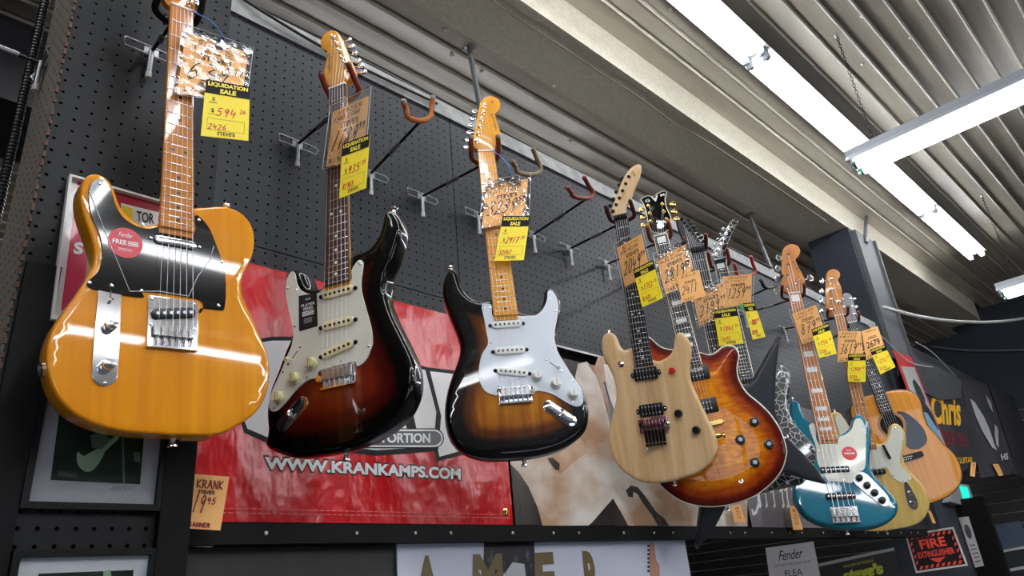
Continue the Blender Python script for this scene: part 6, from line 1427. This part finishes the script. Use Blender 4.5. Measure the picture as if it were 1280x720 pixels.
# dark header under the ledge on the left
hb = MB().box(V(.51, 1.41, .035), V(1.026, 1.44, .148)); struct('trim_11', hb, mat('dark_header', (26, 26, 27), .5, var=((36, 35, 34), 20, (1, 1, 1))))
hb = MB().box(V(.51, 1.46, -1.55), V(1.026, 1.50, .034)); struct('trim_12', hb, mat('dark_panel', (18, 19, 21), .6))
a = onY(232, 681, 1.40); b = onY(263, 683, 1.40); c = onY(273, 678, 1.39)
mb = MB(); mb.tube([a, b, c], .0022, 8); meta(mb.build('wire_hook', mat('white_wire', (222, 220, 214), .4)), 'bent white wire hook under the pegboard at the lower left', 'hook')
# signs standing in front of the far slat wall
def sign(Q, name, m, label, cat='sign', t=.01, group=None):
    org = Q[0].copy(); r = thing(name, label, cat, org, group); slab(Q, t, 'board', m, r, org); return r, org
def sxt(r, org, Q, txt, u0, v0, u1, v1, m, bold=0., shear=0., off=.001):
    s, sz, n = quad_surf(Q, off); mb = MB(); put_text(mb, txt, u0, v0, u1, v1, s, bold, shear); return mb.build('lettering', m, r, offset=org)
XS = 8.31
Q = [onX(*p, XS) for p in ((956.8, 685), (1016.5, 676.8), (1030, 745), (966, 753))]
r, org = sign(Q, 'sign', mat('white_board', (232, 226, 230), .5), 'small white sign with script brand lettering below the teal bass')
sxt(r, org, Q, 'Fender', .24, .09, .76, .27, INK, .005, .5); sxt(r, org, Q, 'SIGNATURE JAZZ BASS', .14, .33, .88, .39, mat('grey_ink', (110, 108, 114), .5)); 
s, sz, n = quad_surf(Q, .001); mb = MB(); 
for i, (chs) in enumerate((('L', 0), )): pass
put_text(mb, 'FLEA', .33, .46, .68, .58, s, .0); mb.build('handwriting', INK, r, offset=org)
mb = MB(); mb.poly([tuple(s(a_, b_)) for a_, b_ in ((.42, .66), (.58, .65), (.57, .74), (.5, .80), (.44, .74))]); mb.build('printed_shield', mat('grey_ink2', (80, 80, 86), .5), r, offset=org)
Q = [onX(*p, XS-.02) for p in ((1023, 704.5), (1120.5, 683.5), (1136, 770), (1040, 792))]
r, org = sign(Q, 'sign', mat('charcoal_board', (52, 50, 52), .5), 'charcoal shop sign with yellow-green lettering and pale top edge at the bottom right')
s, sz, n = quad_surf(Q, .002); LIME = mat('lime_print', (196, 204, 70), .5)
sxt(r, org, Q, 'MAGASIN DE MUSIQUE', .32, .10, .70, .15, LIME); sxt(r, org, Q, "steve's", .29, .165, .80, .34, LIME, .09)
mb = MB(); mb.add([s(0, 0), s(1, 0), s(1, .045), s(0, .045)], [(0, 1, 2, 3)]); mb.build('top_edge', mat('pale_edge', (176, 180, 180), .4), r, offset=org)
# fire extinguisher sign on the column
XF = 4.818
Q = [onX(*p, XF) for p in ((1131, 668), (1191.5, 658.5), (1210, 707), (1145, 716.5))]
r, org = sign(Q, 'fire_extinguisher_sign', mat('sign_white', (206, 198, 190), .4), 'black and red fire extinguisher sign on the column at the lower right', t=.004)
s, sz, n = quad_surf(Q, .001); SRED = mat('sign_red', (238, 74, 58), .4)
mb = MB(); mb.add([s(.035, .05), s(.965, .05), s(.965, .95), s(.035, .95)], [(0, 1, 2, 3)]); mb.build('black_panel', mat('sign_black', (16, 14, 18), .4), r, offset=org)
s, sz, n = quad_surf(Q, .002); mb = MB()
for k in range(8):
    for v0 in (.075, .845):
        a_ = .09+k*.108; mb.add([s(a_, v0+.08), s(a_+.055, v0+.08), s(a_+.095, v0), s(a_+.04, v0)], [(0, 1, 2, 3)])
for k in range(4):
    for u0 in (.06, .90):
        v_ = .21+k*.16; mb.add([s(u0, v_+.06), s(u0+.045, v_), s(u0+.045, v_+.07), s(u0, v_+.13)], [(0, 1, 2, 3)])
mb.add([s(.34, .70), s(.66, .70), s(.50, .83)], [(0, 1, 2)])
mb.build('hazard_stripes', SRED, r, offset=org)
sxt(r, org, Q, 'FIRE', .24, .20, .76, .44, SRED, .035, off=.002); sxt(r, org, Q, 'EXTINGUISHER', .14, .50, .86, .66, SRED, .03, off=.002)
# lower pillar with a tall notice
struct('wall_pillar', MB().box(V(5.22, 1.205, -EYE), V(5.275, 1.37, .36)), BLK)
Q = [onX(*p, 5.218) for p in ((1198, 647), (1210.5, 645.5), (1230, 707), (1219, 709.5))]
r, org = sign(Q, 'notice', mat('notice_grey', (186, 182, 182), .5), 'narrow pale notice with a dark oval on the pillar right of the fire sign', t=.003)
s, sz, n = quad_surf(Q, .001); mb = MB(); mb.poly([tuple(s(.5+.3*math.cos(t), .30+.15*math.sin(t))) for t in [2*PI*k/16 for k in range(16)]]); mb.build('printed_oval', mat('notice_dark', (70, 70, 74), .5), r, offset=org)
mb = MB()
for v_ in (.56, .64, .72, .80, .88): mb.add([s(.2, v_), s(.8, v_), s(.8, v_+.03), s(.2, v_+.03)], [(0, 1, 2, 3)])
mb.build('printed_lines', MATS['grey_ink'], r, offset=org)
# lit teal screen
Q = [onY(*p, 1.33) for p in ((1196, 604), (1211, 606), (1221, 636), (1187, 627))]
org = Q[0].copy(); r = thing('wall_monitor', 'small grey monitor with a glowing teal screen right of the acoustic guitar', 'monitor', org); slab(Q, .045, 'case', mat('monitor_grey', (128, 128, 126), .4), r, org)
s, sz, n = quad_surf(Q, .001); mb = MB(); mb.add([s(.18, .10), s(.82, .10), s(.86, .88), s(.50, .84)], [(0, 1, 2, 3)]); mb.build('screen', mat('teal_screen', (20, 150, 140), .3, emit=((20, 170, 150), .9)), r, offset=org)
# far counter window, lower right corner
XW = 8.32
Q = [onX(*p, XW) for p in ((1220, 660), (1275, 651), (1290, 682), (1231, 692))]
org = Q[0].copy(); r = thing('service_window', 'blue-grey window pane above a white framed shelf in the lower right corner', 'window', org); slab(Q, .01, 'pane', mat('grey_blue_pane', (84, 94, 112), .2, coat=.4), r, org)
s, sz, n = quad_surf(Q, .002)
Q2 = [onX(*p, XW-.01) for p in ((1229, 692), (1290, 681), (1310, 740), (1245, 752))]
org = Q2[0].copy(); r = thing('shelf_unit', 'white framed shelf with papers at the lower right corner', 'shelf', org); slab(Q2, .008, 'back_panel', mat('shelf_dark', (30, 32, 38), .5), r, org)
s, sz, n = quad_surf(Q2); WF = mat('white_frame', (196, 196, 192), .4)
for (u0, v0, u1, v1) in ((0, 0, 1, .05), (.32, 0, .40, 1), (0, .40, 1, .46), (.92, 0, 1, 1)):
    f_ = [s(u0, v0, .02), s(u1, v0, .02), s(u1, v1, .02), s(u0, v1, .02)]; slab(f_, .02, 'frame_bar', WF, r, org)
slab([s(.03, .05, .01), s(.27, .05, .01), s(.27, .38, .01), s(.03, .38, .01)], .002, 'paper', mat('leaflet_blue', (150, 178, 206), .5), r, org)
# orange tags tied to the wall banners
def wtag(px, y, label, price='19', l1='KRANK'):
    Q = [onY(*p, y) for p in px]; return Q
Q = [onY(*p, 1.33) for p in ((239.5, 592), (286.7, 596), (275.5, 663), (235, 660.5))]; org = Q[0].copy()
r = thing('price_tag', 'large orange card reading KRANK 19 95 at the lower left corner of the red banner', 'price tag', org, 'orange price cards'); slab(Q, .0008, 'card', MANILA, r, org)
s, sz, n = quad_surf(Q, .0008); DRED = mat('dark_red_marker', (134, 20, 36), .6)
mb = MB(); put_hand(mb, 'KRANK', .14, .10, .88, .25, s, sz, .0024, .05); put_hand(mb, '19', .06, .38, .46, .70, s, sz, .0024, .2); put_hand(mb, '95', .46, .42, .74, .54, s, sz, .0020, .1); put_hand(mb, 'BANNER', 0.0, .89, .66, .96, s, sz, .0022, .1)
mb.build('handwritten_price', DRED, r, offset=org)
mb = MB(); put_text(mb, "STEVE'S", .20, .285, .66, .36, s, .045); mb.build('shop_stamp', INK, r, offset=org)
for px, lb in ((((914.6, 632.7), (925.6, 630.6), (932, 653), (918, 652.5)), 'small orange card hanging below the amber burst guitar'), (((987, 631.7), (995.4, 634), (1004, 662), (991.7, 662.5)), 'narrow orange card hanging left of the teal bass body'),
               (((1159, 636), (1164, 640), (1170, 654), (1166, 654)), 'narrow orange card hanging below the acoustic guitar'), (((1214, 578), (1220, 578), (1218.7, 596), (1212.5, 595)), 'left of the two narrow orange cards under the dark banners'), (((1241, 580), (1248, 580), (1254.4, 594.4), (1248.6, 595)), 'right of the two narrow orange cards under the dark banners')):
    Q = [onY(*p, 1.355) for p in px]; org = Q[0].copy(); r = thing('price_tag', lb, 'price tag', org, 'narrow orange banner tags'); slab(Q, .0008, 'card', MANILA, r, org)
    s, sz, n = quad_surf(Q, .0008); mb = MB(); put_hand(mb, 'KR', .3, .12, .7, .25, s, sz, sz[1]*.03); put_hand(mb, '72', .25, .35, .75, .75, s, sz, sz[1]*.03); mb.build('handwritten_price', DRED, r, offset=org)

# ================================================================ glimpse past the left column
meta(MB().box(V(-1.2, 2.6, onY(20, 128, 2.6).z-EYE), V(.42, 3.0, onY(20, 30, 2.6).z-EYE)).build('duct', mat('dark_duct', (22, 22, 26), .6)), 'dark box duct seen past the left column', 'duct')
# small things on the ceiling
SCW = mat('ceiling_bolt', (214, 210, 200), .3, .6)
for i, (x_, y_) in enumerate(((556, 37), (565, 68), (602, 89), (668, 123), (713, 176), (693, 107))):
    p = onZ(x_, y_, 2.158)
    meta(MB().lathe(p, (0, 0, -1), [(0, .009), (.003, .009), (.004, .005), (.010, .004)], 10).build('ceiling_bolt', SCW, smooth=True), 'small metal bolt left in the rear ceiling deck above the pegboard', 'bolt', 'leftover ceiling bolts')
for i, (x_, y_) in enumerate(((1077, 20), (1078, 80), (1138, 47), (838, 11))):
    p = onZ(x_, y_, 2.348)
    meta(MB().lathe(p, (0, 0, -1), [(0, .008), (.003, .008), (.004, .004), (.009, .003)], 10).build('ceiling_bolt', SCW, smooth=True), 'small metal bolt in the main ceiling deck near the bright battens', 'bolt', 'bolts in the main ceiling')
cable('cable', [onZ(615, 0, 2.156), onZ(648, 21, 2.156), onZ(665, 32, 2.156), onZ(690, 48, 2.156), onZ(740, 77, 2.156), onZ(800, 120, 2.156), onZ(850, 158, 2.156), onZ(900, 190, 2.156)][:0] or [onZ(614, 0, 2.150), onZ(645, 22, 2.150), onZ(690, 50, 2.150), onZ(745, 87, 2.150), onZ(799, 122, 2.150), onZ(845, 155, 2.150), onZ(900, 187, 2.150), onZ(1035, 278, 2.150)], .0045, mat('beam_cable', (120, 110, 98), .6), 'thin pale cable stapled along the underside of the ceiling beam')

# ================================================================ camera, world, view
cam = bpy.data.cameras.new('camera'); co = bpy.data.objects.new('camera', cam); C.objects.link(co)
cam.sensor_width = 36; cam.lens = F/1280*36; cam.clip_start = .02
R3 = Matrix((CM @ Vector((1, 0, 0)), CM @ Vector((0, -1, 0)), CM @ Vector((0, 0, -1)))).transposed()
co.matrix_world = Matrix.Translation((0, 0, EYE)) @ R3.to_4x4()
sc = bpy.context.scene; sc.camera = co
w = bpy.data.worlds.new('world'); sc.world = w; w.use_nodes = True
w.node_tree.nodes['Background'].inputs[0].default_value = (.5, .52, .56, 1); w.node_tree.nodes['Background'].inputs[1].default_value = .06
sc.view_settings.view_transform = 'Standard'; sc.view_settings.look = 'None'; sc.view_settings.gamma = 1; sc.view_settings.use_curve_mapping = False
sc.view_settings.exposure = 1.05
